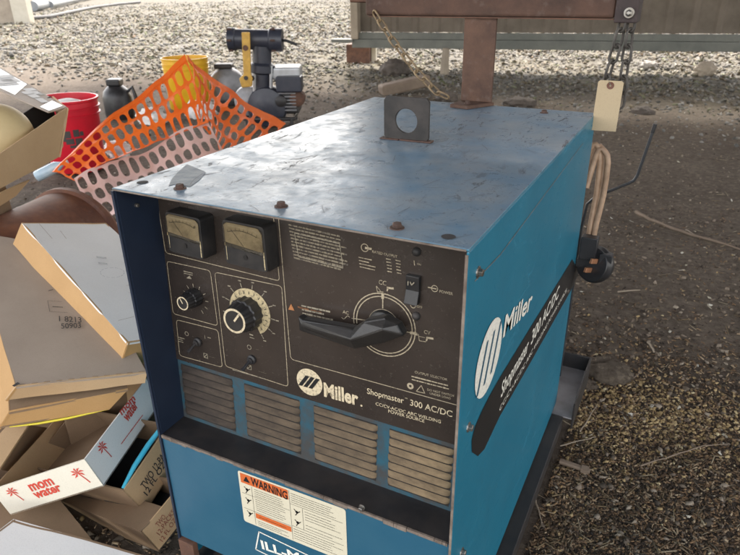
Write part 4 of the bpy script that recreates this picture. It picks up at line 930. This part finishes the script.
# brown carton flaps behind the white tray
fl = thing('open_carton', 'open brown carton with dark inside, behind the white drinks tray', 'cardboard box', (-.45, .2, 0))
shell('front_flap', 'card', fl, [V3((29, 425.5, .175)), V3((0, 470, .15)), V3((-22, 478, .15)), V3((-10, 446, .165)), V3((14, 420, .18))]); 
shell('inside_wall', 'cardd', fl, [V3((30, 425, .17)), V3((1, 470, .14)), V3((25, 474, .02)), V3((60, 430, .03))])
shell('outer_wall', 'cardd', fl, [V3((-14, 440, .16)), V3((-26, 480, .15)), V3((-24, 510, .03)), V3((-14, 470, .03))])
shell('carton_floor', 'cardd', fl, [V3((-30, 490, .02)), V3((60, 470, .02)), V3((95, 420, .02)), V3((-10, 430, .02))])
# sheets that fill the heap underneath
hp = thing('collapsed_carton', 'dark brown collapsed carton under the can trays at the bottom left', 'cardboard box', (-.4, .1, 0))
shell('sheet_top', 'cardd', hp, [V3((-40, 560, .03)), V3((120, 575, .03)), V3((60, 500, .055)), V3((-40, 500, .05))])
shell('back_sheet', 'cardd', hp, [V3((-60, 420, .02)), V3((-60, 520, .022)), V3((60, 505, .022)), V3((100, 400, .02))])

# ------------------------------------------------------------------ box with hat, tank, buckets
F0 = V3((67, 108, .66)); F1 = V3((-6, 158, .60)); F2 = V3((59, 157, .555)); PFW = Plane(F0, F1-F0, Vector((0, 0, 1))); F2 = PFW.hit(59, 157); F3 = PFW.hit(-6, 192); Fb = V3((-12, 62, .66)); 
hb = thing('hat_box', 'open tan carton with a white label flap, holding a tan hat, at the left edge', 'cardboard box', (F0.x, F0.y, .4))
shell('front_wall', 'card', hb, [F0, F1, F3, F2])
fo = MB(); FPl = Plane(V3((48, 112, .66)), V3((-6, 88, .65))-V3((48, 112, .66)), F0-V3((48, 112, .66)))
if FPl.n.z < 0: FPl.n = -FPl.n

MB().prism([FPl.hit(*q) for q in ((67, 107), (48, 112), (-6, 88), (-8, 62), (0, 67))], FPl.n*-.004).build('label_flap', 'cardg', hb, bevel=.001)
fillp(fo, FPl, pxs(FPl, (0, 69), (27, 84.5), (15, 95), (0, 88)), .0012); fillp(fo, FPl, pxs(FPl, (52, 101), (63, 106), (49, 111), (40, 107)), .0012); fo.build('shiny_label', 'foil', hb)
fm = MB(); micro(fm, FPl, (26, 92), (46, 103), 2, (2, -3), .0018); micro(fm, FPl, (2, 76), (14, 83), 2, (-1, 4), .0024); fm.build('label_print', 'blackink', hb)
bdr = F0-O; bdr.z = 0; bdr = bdr.normalized()*.26-rt*.045; bdr.z = 0
bkk = (V3((-12, 62, .66))-F1); 
bot = Vector((0, 0, -.15)); bx = F0+Vector((-.25, .1, -.01))
shell('back_wall', 'card', hb, [F0, F0+bdr, F0+bdr+Vector((0, 0, -.17)), F2])
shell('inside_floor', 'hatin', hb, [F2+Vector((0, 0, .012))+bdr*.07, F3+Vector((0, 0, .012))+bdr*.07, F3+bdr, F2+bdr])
shell('far_wall', 'hatin', hb, [F0+bdr, F1+bdr, F3+bdr, F0+bdr+Vector((0, 0, -.17))])  # carton inside coloured near black for the shade in it
def support(label, c, ux, L, Wd, h):
    t = thing('closed_carton', label, 'cardboard box', (c.x, c.y, 0), 'closed cartons inside the heap'); ux = Vector((ux.x, ux.y, 0)).normalized(); Rr = Matrix((ux, Vector((-ux.y, ux.x, 0)), Vector((0, 0, 1)))).transposed()
    MB().box((-L/2, -Wd/2, -.01), (L/2, Wd/2, h), Rr, (c.x, c.y, 0)).build('carton_walls', 'cardd', t, bevel=.004)
    MB().box((-L/2+.004, -.025, h-.001), (L/2-.004, .025, h+.0012), Rr, (c.x, c.y, 0)).build('sealing_tape', 'card', t)
mid = (F0+F1+F2+F3)/4+bdr*.55; support('closed brown carton that holds up the hat carton', (F1+F3)/2+bdr*.75-rt*.10, F1-F0, .20, .14, min(F2.z, F3.z)-.004)
cB = (B1+B2)/2+(B0-B1)*.45; support('closed brown carton that holds up the printed cartons', cB+Vector((0, .05, 0)), B0-B1, .42, .20, .19)
# bottom flap and tape under the box
shell('bottom_flap', 'card', hb, [V3((-6, 196, .44)), V3((-6, 210, .40)), V3((16, 196, .42)), V3((30, 180, .46)), V3((20, 184, .46))])
# hat
hc_ = un(-4, 124, 1, (F0.y+F1.y)/2+.02); hp_ = (F0+F1)/2
hc_ = Plane(F0+bdr*.62, F1-F0, Vector((0, 0, 1))).hit(-3, 127)
th_ = thing('hat', 'tan rounded hat lying in the open carton at the left edge', 'hat', hc_)
hm = MB(); ax = (rt*.25+Vector((0, 0, 1))-Vector((fw.x, fw.y, 0))*.45).normalized(); rr_ = .094
prof = [(rr_*math.sin(t)*(1), rr_*.95*math.cos(t)) for t in np.linspace(.02, 1.75, 14)]
hm.lathe(hc_-ax*.03, ax, prof[::-1], 36, False, True); hm.build('crown', 'tanhat', th_, smooth=60)
bm_ = MB(); bp0 = hc_-ax*.035; bm_.lathe(bp0, ax, [(rr_*.96, -.02), (rr_*1.10, -.026), (rr_*1.16, -.020), (rr_*1.10, -.012), (rr_*.99, -.004)], 36); bm_.build('brim', 'tanhat', th_, smooth=60)
# rusty tank
tk0 = uz(8, 262, .20); tk1 = uz(78, 214, .25)
tc_ = Vector((-1.30, .80, .23)); tax = (uz(92, 222, .22)-uz(0, 258, .26)); tax.z = .0; tax.normalize()
te = uz(84, 220, .26); tt = thing('rusty_tank', 'red brown rusty round tank lying on its side between the boxes and the orange fence', 'tank', (te.x, te.y, 0))
tb_ = MB(); R_ = .17; cen_ = Vector((te.x, te.y, R_+.045))
tb_.lathe(cen_-tax*.70, tax, [(.0, -.08), (.10, -.065), (.155, -.02), (R_, 0), (R_, .62), (R_+.010, .625), (R_+.010, .645), (R_-.004, .65), (.150, .685), (.10, .715), (.0, .73)], 48); tb_.build('tank_body', 'tank', tt, smooth=35)
fit_ = cen_+tax*.02+Vector((.03, -.06, .10)); MB().lathe(cen_-tax*.045+Vector((0, 0, 0)), tax, [(.03, .04), (.03, .075), (.02, .08)], 16, False, True).build('tank_fitting', 'rust', tt, smooth=40)
MB().box((-.2, -.16, -.02), (.2, .16, .055), Matrix((tax, Vector((-tax.y, tax.x, 0)), Vector((0, 0, 1)))).transposed(), (cen_-tax*.35)[:2]+(.02,)).build('tank_cradle', 'rust', tt, bevel=.005)
# buckets
def bucket(name, label, base, r0, r1, h, m, tilt=(0, 0), handle=True):
    t = thing(name, label, 'bucket', base); o = Vector(base); ax = Vector((tilt[0], tilt[1], 1)).normalized()
    b = MB(); b.lathe(o, ax, [(.0, .004), (r0*.97, .004), (r0, .012), (r0+(r1-r0)*.78, h*.78), (r0+(r1-r0)*.78+.009, h*.785), (r0+(r1-r0)*.8+.009, h*.80), (r0+(r1-r0)*.82+.002, h*.805), (r0+(r1-r0)*.87+.002, h*.87), (r0+(r1-r0)*.87+.010, h*.875), (r0+(r1-r0)*.88+.010, h*.89), (r0+(r1-r0)*.9+.002, h*.895), (r1-.001, h*.96), (r1+.006, h*.97), (r1+.006, h), (r1-.003, h), (r1-.004, h*.97), (r0-.004, .02), (0, .018)], 48)
    b.build('bucket_body', m, t, smooth=40); return t, ax
rbk = uz(80, 168, 0); rbt, ax = bucket('plastic_bucket', 'red plastic bucket with a dark mark and white lump inside, beside the hat carton', (rbk.x, rbk.y, 0), .150, .168, .42, 'red', (.02, 0))
wm = MB(); o = Vector((rbk.x+.02, rbk.y-.0, .37)); wm.lathe(o, (0.1, 0, 1), [(.10, -.05), (.095, .0), (.07, .028), (.03, .04), (0, .042)], 20); tag(wm.build('white_bundle', 'cardw', None, smooth=60), 'white bundle filling the mouth of the red bucket', 'bundle')
fcd = (O-Vector((rbk.x, rbk.y, .2))); fcd.z = 0; fcd.normalize(); sdv = Vector((-fcd.y, fcd.x, 0))
lm = MB()
for (a, z, wa, hz_) in ((-.22, .235, .13, .02), (.10, .24, .10, .02), (-.15, .195, .14, .016), (.15, .19, .12, .02), (.28, .235, .06, .012), (-.02, .165, .16, .008), (-.32, .21, .05, .014)):
    rr_ = .150+.018*z/.42*.97+.0015
    def cyl(a_, z_): 
        dd = fcd*math.cos(a_)+sdv*math.sin(a_); return Vector((rbk.x+.02*z_, rbk.y, z_))+dd*rr_
    for k in range(4):
        a0 = a-wa+2*wa*k/4; a1 = a0+2*wa/4; lm.poly([cyl(a0, z-hz_), cyl(a1, z-hz_), cyl(a1, z+hz_), cyl(a0, z+hz_)])
lm.build('dark_mark', 'blackink', rbt)
ybk = uz(191, 108, 0); bucket('plastic_bucket', 'yellow plastic bucket standing behind the orange fence', (ybk.x, ybk.y, 0), .175, .195, .43, 'yellow')
# black jug behind the red bucket
jg = uz(121, 118, 0); jt = thing('black_jug', 'black plastic jug with a square cap behind the red bucket', 'jug', (jg.x, jg.y, 0))
jb = MB(); jb.lathe((jg.x, jg.y, 0), (0, 0, 1), [(0, .0), (.105, .0), (.115, .03), (.115, .17), (.10, .22), (.065, .255), (.05, .262)], 32); jb.build('jug_body', 'rubber', jt, smooth=50)
jc = MB(); jc.box((-.055, -.055, .262), (.055, .055, .315), Matrix.Rotation(.5, 3, 'Z'), (jg.x, jg.y, 0)); jc.build('jug_cap', 'rubber', jt, bevel=.012, seg=3)
MB().tube([Vector((jg.x, jg.y, .30))+rt*.08+Vector((0, 0, -.10)), Vector((jg.x, jg.y, .25))+rt*.135, Vector((jg.x, jg.y, .16))+rt*.155, Vector((jg.x, jg.y, .10))+rt*.13], .016, 10).build('jug_handle', 'rubber', jt, smooth=60)
# small bottle by the bucket
bo = uz(49, 172, 0); bo = uz(50, 170, .10); bt_ = thing('plastic_bottle', 'pale blue plastic bottle lying beside the base of the red bucket', 'bottle', (bo.x, bo.y, 0)); MB().lathe(Vector((bo.x, bo.y, .10)), rt+up*.5, [(0, -.08), (.028, -.08), (.03, -.07), (.03, .04), (.012, .075), (.012, .09)], 20, False, True).build('bottle_body', 'bottle', bt_, smooth=50); MB().lathe(Vector((bo.x, bo.y, .10)), rt+up*.5, [(.014, .088), (.014, .105)], 14, True, True).build('bottle_cap', 'cardw', bt_, smooth=40)

# ------------------------------------------------------------------ orange safety fence
def fence_sheet(name, parent, fn, ns, nt_, m, hole=(.33, .38), solid_rows=(), border=0):
    mb = MB(); K = 12
    if border:
        for i in range(ns*2): mb.poly([fn(i/ns/2, -border), fn(i/ns/2, 0), fn((i+1)/ns/2, 0), fn((i+1)/ns/2, -border)])
    for i in range(ns):
        for j in range(nt_):
            s0_, s1_, t0_, t1_ = i/ns, (i+1)/ns, j/nt_, (j+1)/nt_; sc_, tc_2 = (s0_+s1_)/2, (t0_+t1_)/2
            rim_, inn_ = [], []; hj = random.uniform(.86, 1.06); hk = random.uniform(.86, 1.04); sk_ = random.uniform(-.12, .12)
            for k in range(K):
                a = 2*math.pi*k/K+math.pi/4; d = (math.cos(a), math.sin(a)); q_ = .5/max(abs(d[0]), abs(d[1])); rim_.append((sc_+d[0]*q_/ns, tc_2+d[1]*q_/nt_))
                inn_.append((sc_+(hole[0]*hj*math.copysign(abs(d[0])**.75, d[0])+sk_*hole[0]*d[1])/ns, tc_2+hole[1]*hk*math.copysign(abs(d[1])**.75, d[1])/nt_))
            if j in solid_rows: mb.poly([fn(*p) for p in rim_]); continue
            vs = [fn(*p) for p in rim_]+[fn(*p) for p in inn_]; mb.add(vs, [(k, (k+1) % K, K+(k+1) % K, K+k) for k in range(K)])
    return mb.build(name, m, parent, solid=.003)
fe = thing('safety_fence', 'crumpled orange plastic safety fence with rows of slots draped in front of the yellow bucket', 'fence', uz(150, 160, 0))
def bil(P00, P10, P11, P01, sag=0.0, rip=.012, bow=0.0, ph=0):
    nrm = (P10-P00).cross(P01-P00).normalized()
    if nrm.z < 0: nrm = -nrm
    def fn(s, t):
        p = P00*(1-s)*(1-t)+P10*s*(1-t)+P11*s*t+P01*(1-s)*t
        w = noise.noise((s*3+ph, t*3, ph))*rip*2+math.sin(s*9+ph)*rip*.4+noise.noise((s*9+ph, t*6, 3.3))*rip*.6
        p = p+nrm*w-Vector((0, 0, 1))*sag*math.sin(math.pi*t)+nrm*bow*math.sin(math.pi*s)
        return p
    return fn
ap = V3((187, 61, .60)); e1_ = V3((54, 172, .17)); m0 = V3((230, 126, .30)); m1 = V3((74, 178, .14))
f_l = bil(ap, e1_, m1, V3((208, 122, .33)), 0.0, .016, .02, 1.3)
fence_sheet('fence_upper_sheet', fe, f_l, 16, 3, 'fence', (.37, .445), border=.10)
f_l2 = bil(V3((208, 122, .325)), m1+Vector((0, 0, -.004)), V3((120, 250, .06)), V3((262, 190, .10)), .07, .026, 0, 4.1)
lo_ = fence_sheet('fence_lower_sheet', fe, f_l2, 14, 7, 'fence_glare', (.37, .42)); lo_['label'] = 'pale pinkish sheet of the fence, sky glare painted into its colour, lying almost flat'
f_r = bil(V3((188, 61, .60)), V3((281, 128, .12)), V3((238, 172, .05)), V3((197, 112, .34)), 0, .020, -.03, 2.2)
fence_sheet('fence_right_sheet', fe, f_r, 11, 4, 'fence', (.37, .44), border=.12)

# ------------------------------------------------------------------ water pump with engine
pb_ = uz(262, 124, 0); S_ = (pb_-O).length/F*1.02
fr_ = Vector((rt.x, rt.y, 0)).normalized(); fy_ = Vector((-fr_.y, fr_.x, 0)); RP = Matrix((fr_, fy_, Vector((0, 0, 1)))).transposed()
pu = thing('water_pump', 'dark water pump with yellow valve handle and small engine behind the welder', 'pump', pb_)
def PX(px, py, dy=0):   # pump-local position from a sight, at depth offset dy behind the pump's mid-plane
    d_ = ray(px, py); q_ = pb_+fy_*dy; return O+d_*((q_-O).dot(fy_)/d_.dot(fy_))
ku = S_
MB().lathe(PX(228.5, 39), PX(277, 40)-PX(228.5, 39), [(9.6*ku, 0), (9.6*ku, 6*ku), (8.6*ku, 7*ku), (8.6*ku, 36*ku), (9.8*ku, 37*ku), (9.8*ku, 48*ku)], 26, True, True).build('discharge_tee', 'navy', pu, smooth=35)
MB().lathe(PX(262, 46), PX(262, 100)-PX(262, 46), [(8.5*ku, 0), (8.5*ku, 14*ku), (12*ku, 16*ku), (12*ku, 22*ku), (8*ku, 24*ku), (8*ku, 50*ku)], 24, False, True).build('valve_pipe', 'navy', pu, smooth=35)
for xx in (254.5, 271):
    MB().tube([PX(xx, 66, -.05), PX(xx, 94, -.05)], 1.6*ku, 8).build('clamp_bolt', 'silver', pu, smooth=60)
vh = MB(); a = PX(246, 32, -.12); b = PX(247.5, 74, -.12); c = PX(246.5, 84, -.12)
dirv = (b-a).normalized(); sv = fr_
vh.prism([a-sv*3.6*ku, a+sv*3.6*ku, b+sv*3.4*ku, c+sv*6*ku-dirv*5*ku, c+sv*5*ku+dirv*2*ku, c-sv*4*ku+dirv*3*ku, c-sv*6.0*ku-dirv*5*ku, b-sv*3.2*ku], -fy_*.02)
vho = vh.build('valve_handle', 'yh', pu, bevel=.006, seg=3)
MB().lathe(PX(246, 78, -.142), -fy_, [(1.9*ku, 0), (1.9*ku, .004)], 14, False, True).build('handle_bolt', 'dark', vho); MB().lathe(PX(245.5, 48, -.142), -fy_, [(2.4*ku, 0), (2.4*ku, .002)], 16, False, True).build('handle_boss', 'rust', vho)
MB().tube([PX(246, 78, -.12), PX(258, 78, 0)], 2.2*ku, 10).build('valve_stem', 'dark', pu)
MB().lathe(PX(266, 108, -.09), fy_, [(0, -.006), (9*ku, -.004), (10*ku, 0), (17*ku, .012), (18.5*ku, .04), (18.5*ku, .13), (15*ku, .17)], 36, False, True).build('volute_casing', 'navy', pu, smooth=35)
MB().lathe(PX(249, 101, -.02), fy_, [(0, -.05), (8*ku, -.045), (13*ku, -.02), (14*ku, .02), (13*ku, .08)], 30, False, True).build('suction_flange', 'grey', pu, smooth=35)
MB().box((-13*ku, -.10, -6*ku), (13*ku, .12, 5*ku), RP, PX(287, 71.5, .06)).build('fuel_tank', 'silver', pu, bevel=.018, seg=3)
MB().lathe(PX(283, 69, .06), (0, 0, 1), [(3.2*ku, 0), (3.2*ku, 2.5*ku)], 14, False, True).build('tank_cap', 'dark', pu, smooth=40)
MB().box((-12*ku, -.13, -7*ku), (11*ku, .02, 6.5*ku), RP, PX(291, 82, .0)).build('air_cleaner', 'navy', pu, bevel=.012)
MB().box((-11*ku, -.10, -12*ku), (10*ku, .12, 10*ku), RP, PX(289, 98, .05)).build('engine_block', 'dark', pu, bevel=.012)
fn_ = MB()
for k in range(6): fn_.box((-9*ku, -.125, (-9+3*k)*ku), (8*ku, -.10, (-8+3*k)*ku), RP, PX(289, 98, .05))
fn_.build('cooling_fins', 'grey', pu)
MB().lathe(PX(281, 101, -.08), -fy_, [(5*ku, 0), (5*ku, .02), (3*ku, .03)], 18, False, True).build('recoil_cover', 'dark', pu, smooth=40)
for xx_ in (231, 274):
    for a_ in range(6): MB().lathe(PX(xx_, 39.5)+(fy_*math.cos(a_*1.047)+Vector((0, 0, 1))*math.sin(a_*1.047))*10.2*ku, fr_, [(.9*ku, -2*ku), (.9*ku, 2*ku)], 6, True, True).build('flange_bolt', 'screw', pu)
MB().lathe(PX(297, 99, -.06), fy_, [(0, -.01), (6*ku, -.006), (7*ku, .0), (7*ku, .1)], 20, False, True).build('muffler', 'rust', pu, smooth=40)
MB().tube([PX(277, 40, 0), PX(286, 40.5, -.02), PX(293, 43, -.02), PX(297, 44.8, -.02)], 1.3*ku, 8).build('throttle_cable', 'rubber', pu, smooth=60)
for sgn in (-1, 1):
    for dy in (-.12, .16): MB().tube([pb_+fr_*(sgn*.17+.08)+fy_*dy+Vector((0, 0, .0)), pb_+fr_*(sgn*.17+.08)+fy_*dy+Vector((0, 0, .07))], .014, 8).build('frame_leg', 'dark', pu, smooth=50)
MB().tube([pb_+fr_*-.11+fy_*-.12+Vector((0, 0, .06)), pb_+fr_*.27+fy_*-.12+Vector((0, 0, .06)), pb_+fr_*.27+fy_*.16+Vector((0, 0, .06)), pb_+fr_*-.11+fy_*.16+Vector((0, 0, .06))], .014, 8, closed=True).build('frame_rail', 'dark', pu, smooth=50)
# second round grey casing left of the pump
gc = uz(229, 104, 0); gt = thing('blower_housing', 'round grey housing with a dark cap between the yellow bucket and the pump', 'housing', (gc.x, gc.y, 0))
cg = Vector((gc.x, gc.y, .16)); MB().lathe(cg, -fy_, [(.12, -.12), (.155, -.09), (.16, .02), (.14, .06), (.08, .09), (0, .10)], 34, True, False).build('casing', 'grey', gt, smooth=45)
MB().box((-.09, -.06, .155), (.07, .06, .195), RP, cg).build('casing_cap', 'dark', gt, bevel=.012)
MB().box((-.10, -.08, -.16), (.10, .08, -.12), RP, cg).build('casing_foot', 'dark', gt, bevel=.006)

# ------------------------------------------------------------------ far pieces, sticks, lumps
tb0 = uz(28, 23, 0); far = thing('tall_crate', 'brown crate with a pale corner post standing on gravel at the top left', 'crate', tb0)
k_ = (tb0-O).length/F
MB().box((-9*k_, -.15, -.02), (4*k_, .15, 60*k_), RP, tb0).build('corner_post', 'post', far, bevel=.01)
MB().box((-70*k_, -.10, .0), (-9.2*k_, 1.0, 55*k_), RP, tb0-Vector((0, 0, .02))).build('crate_side', 'wood', far, bevel=.01)
def far_tube(name, label, cat, pts, r, m): 
    P_ = [uz(*p) for p in pts]; t = thing(name, label, cat, P_[0]); MB().tube(P_, r, 10).build('pipe_body', m, t, smooth=60)
far_tube('grey_pipe', 'short fat grey pipe lying on gravel right of the crate corner', 'pipe', [(33, 6, .22), (46, 4, .22)], .20, 'pvc')
far_tube('grey_pipe', 'longer grey pipe lying on gravel behind the dark hose', 'pipe', [(50, 4.5, .2), (72, 0, .2), (120, -9, .2)], .15, 'pvc')
far_tube('dark_hose', 'dark hose line lying on gravel from the crate corner', 'hose', [(32, 18, .06), (50, 16.5, .06), (75, 11, .06), (95, 7, .06), (118, 4, .06), (140, 2, .06)], .06, 'hose')
def branch(name, label, pts, r, m='bark', cat='stick'):
    P_ = [uz(p[0], p[1], p[2] if len(p) > 2 else r) for p in pts]; out_ = []
    for a_, b_ in zip(P_[:-1], P_[1:]):
        for k in range(4): out_.append(a_.lerp(b_, k/4)+Vector((random.uniform(-1, 1), random.uniform(-1, 1), random.uniform(0, 1)))*r*.6)
    out_.append(P_[-1]); n_ = len(out_)
    tag(MB().tube(out_, [r*(1-.55*i/n_)*random.uniform(.8, 1.15) for i in range(n_)], 7).build(name, m, None, smooth=60), label, cat, 'sticks and twigs lying on the dirt')
branch('fallen_stick', 'long brown stick lying on the dirt at the right edge', [(636, 213), (655, 222), (690, 235), (742, 250)], .0095)
branch('fallen_stick', 'thin curved stick on the dirt in the lower right corner of the husk patch', [(640, 466), (672, 456), (705, 446), (730, 444)], .0022)
branch('fallen_stick', 'short pale broken stick beside the dark clod', [(648, 343), (654, 352)], .004, 'wood'); branch('fallen_stick', 'thin tan stem standing off the litter beside the tray', [(580, 432), (590, 416, .02), (597, 405, .03)], .0019, 'wood')
branch('fallen_stick', 'grey twig on the dirt at the upper right', [(686, 230), (697, 236)], .004, 'wood'); branch('fallen_stick', 'pale twig across the dirt right of the plug', [(618, 292), (640, 290)], .004, 'wood')
branch('fallen_stick', 'dry stem pointing at the tray from the husk patch', [(560, 446), (584, 440), (596, 437)], .0019, 'wood')
branch('fallen_stick', 'slim grey sliver leaning beside the welder base at the bottom', [(534, 497), (542, 523)], .0022, 'wood'); branch('fallen_stick', 'small fork of twig on the clod', [(625, 365, .02), (634, 378, .015), (642, 372, .02)], .003, 'bark')
ws = thing('wooden_peg', 'small wooden peg with a collar lying beside the welder base', 'peg', uz(575, 465, 0)); a = uz(560, 461, .012); b = uz(590, 471, .012)
MB().tube([a, b], .0065, 8).build('peg_shaft', 'bark', ws, smooth=40); MB().tube([a.lerp(b, .72), a.lerp(b, .95)], .010, 6).build('peg_collar', 'bark', ws)
def lump(name, label, cat, c, s, m, seed):
    v, f = ICO; me_v = [tuple(x) for x in v]; fs = [tuple(q_) for q_ in f]
    import bmesh
    bm2 = bmesh.new(); bmesh.ops.create_icosphere(bm2, subdivisions=4, radius=1)
    for q_ in bm2.verts:
        n_ = noise.fractal(q_.co*2.2+Vector((seed, 0, 0)), .55, 2.1, 7); q_.co *= 1+.30*n_; q_.co = Vector((q_.co.x*s[0], q_.co.y*s[1], q_.co.z*s[2]))+Vector(c)
    me = bpy.data.meshes.new(name); bm2.to_mesh(me); bm2.free(); me.materials.append(M[m]); o = bpy.data.objects.new(name, me); COL.objects.link(o); tag(o, label, cat, {'clod': 'dark clods on the dirt', 'rock': 'loose rocks behind the welder'}.get(cat))
    me.polygons.foreach_set('use_smooth', [True]*len(me.polygons))
for px__, py__, s__, lb__ in ((152, 118, .10, 'crumpled white plastic bag under the left slope of the orange fence'), (200, 112, .11, 'crumpled white plastic bag under the peak of the orange fence'), (118, 150, .07, 'small crumpled white bag under the fence beside the red bucket')):
    lump('plastic_bag', lb__, 'bag', uz(px__, py__, .03), (s__*1.3, s__, s__*.8), 'cardw', px__)
lump('dirt_clod', 'dark dirt clod with straw on it, right of the welder tray', 'clod', uz(607, 372, .012), (.062, .045, .034), 'ground', 3)
lump('dirt_clod', 'flat dark clod at the left foot of the larger clod', 'clod', uz(572+14, 384, .0), (.03, .02, .014), 'ground', 5)
lump('dark_rock', 'dark rock on the dirt behind the paper tag', 'rock', uz(643, 113, .01), (.09, .06, .05), 'earth', 8); lump('dark_rock', 'dark rock at the foot of the barn gravel left of the chain', 'rock', uz(395, 70, .05), (.17, .12, .12), 'earth', 12)
lump('dark_rock', 'dark rock right under the slanting chain', 'rock', uz(447, 98, .02), (.10, .08, .05), 'earth', 15); lump('dark_rock', 'dark flat rock right of the rusty post', 'rock', uz(520, 103, .02), (.13, .08, .05), 'earth', 17)
lump('pale_rock', 'largest pale rock among the stones under the barn sill', 'rock', uz(648, 66, .04), (.10, .08, .06), 'stone', 21); lump('pale_rock', 'brownish rock under the sill at the right', 'rock', uz(705, 70, .06), (.11, .08, .09), 'wood', 23)
sp_ = uz(444.5, 75, 0); k_ = (sp_-O).length/F; MB_ = MB().tube([sp_, sp_+Vector((0, 0, 12*k_)), sp_+Vector((.01, 0, 24*k_))], [4.5*k_, 3.8*k_, 3.2*k_], 9); tag(MB_.build('broken_stake', 'wood', None, bevel=.004), 'short weathered broken stake standing in the stones below the sill', 'stake')
wc = uz(405, 86, .06); tag(MB().box((-.26, -.06, -.05), (.26, .08, .06), RP @ Matrix.Rotation(.35, 3, 'Z') @ Matrix.Rotation(-.15, 3, 'Y'), wc).build('wood_chunk', 'bark', None, bevel=.02), 'split chunk of weathered wood lying on the dirt below the barn sill', 'wood chunk')

# ================================================================== light
wld = bpy.data.worlds.new('World'); sc.world = wld; wld.use_nodes = True; nt = wld.node_tree
bg = nt.nodes['Background']; sky = nt.nodes.new('ShaderNodeTexSky'); sky.sky_type = 'NISHITA'; sky.sun_disc = False
EL, AZ = math.radians(56), math.radians(-25)     # azimuth measured from +Y towards +X
sky.sun_elevation = EL; sky.sun_rotation = AZ; sky.air_density = 1.0; sky.dust_density = 2.0
hs = nt.nodes.new('ShaderNodeHueSaturation'); hs.inputs['Saturation'].default_value = .42; nt.links.new(sky.outputs[0], hs.inputs['Color'])
tn_ = nt.nodes.new('ShaderNodeMix'); tn_.data_type = 'RGBA'; tn_.blend_type = 'MULTIPLY'; tn_.inputs['Factor'].default_value = 1; tn_.inputs[7].default_value = (1.09, 1, .90, 1)   # thin warm overcast
nt.links.new(hs.outputs[0], tn_.inputs[6]); nt.links.new(tn_.outputs[2], bg.inputs[0]); bg.inputs[1].default_value = .15
ld = bpy.data.lights.new('sun', 'SUN'); ld.energy = 1.15; ld.angle = math.radians(11); ld.color = (1, .95, .87)
so = bpy.data.objects.new('sun', ld); COL.objects.link(so); so.location = (0, 0, 8)
sdir = Vector((math.sin(AZ)*math.cos(EL), math.cos(AZ)*math.cos(EL), math.sin(EL))); so.rotation_euler = sdir.to_track_quat('Z', 'Y').to_euler()
vs_ = sc.view_settings; vs_.view_transform = 'Standard'; vs_.look = 'None'; vs_.gamma = 1; vs_.use_curve_mapping = False; vs_.exposure = 2.68
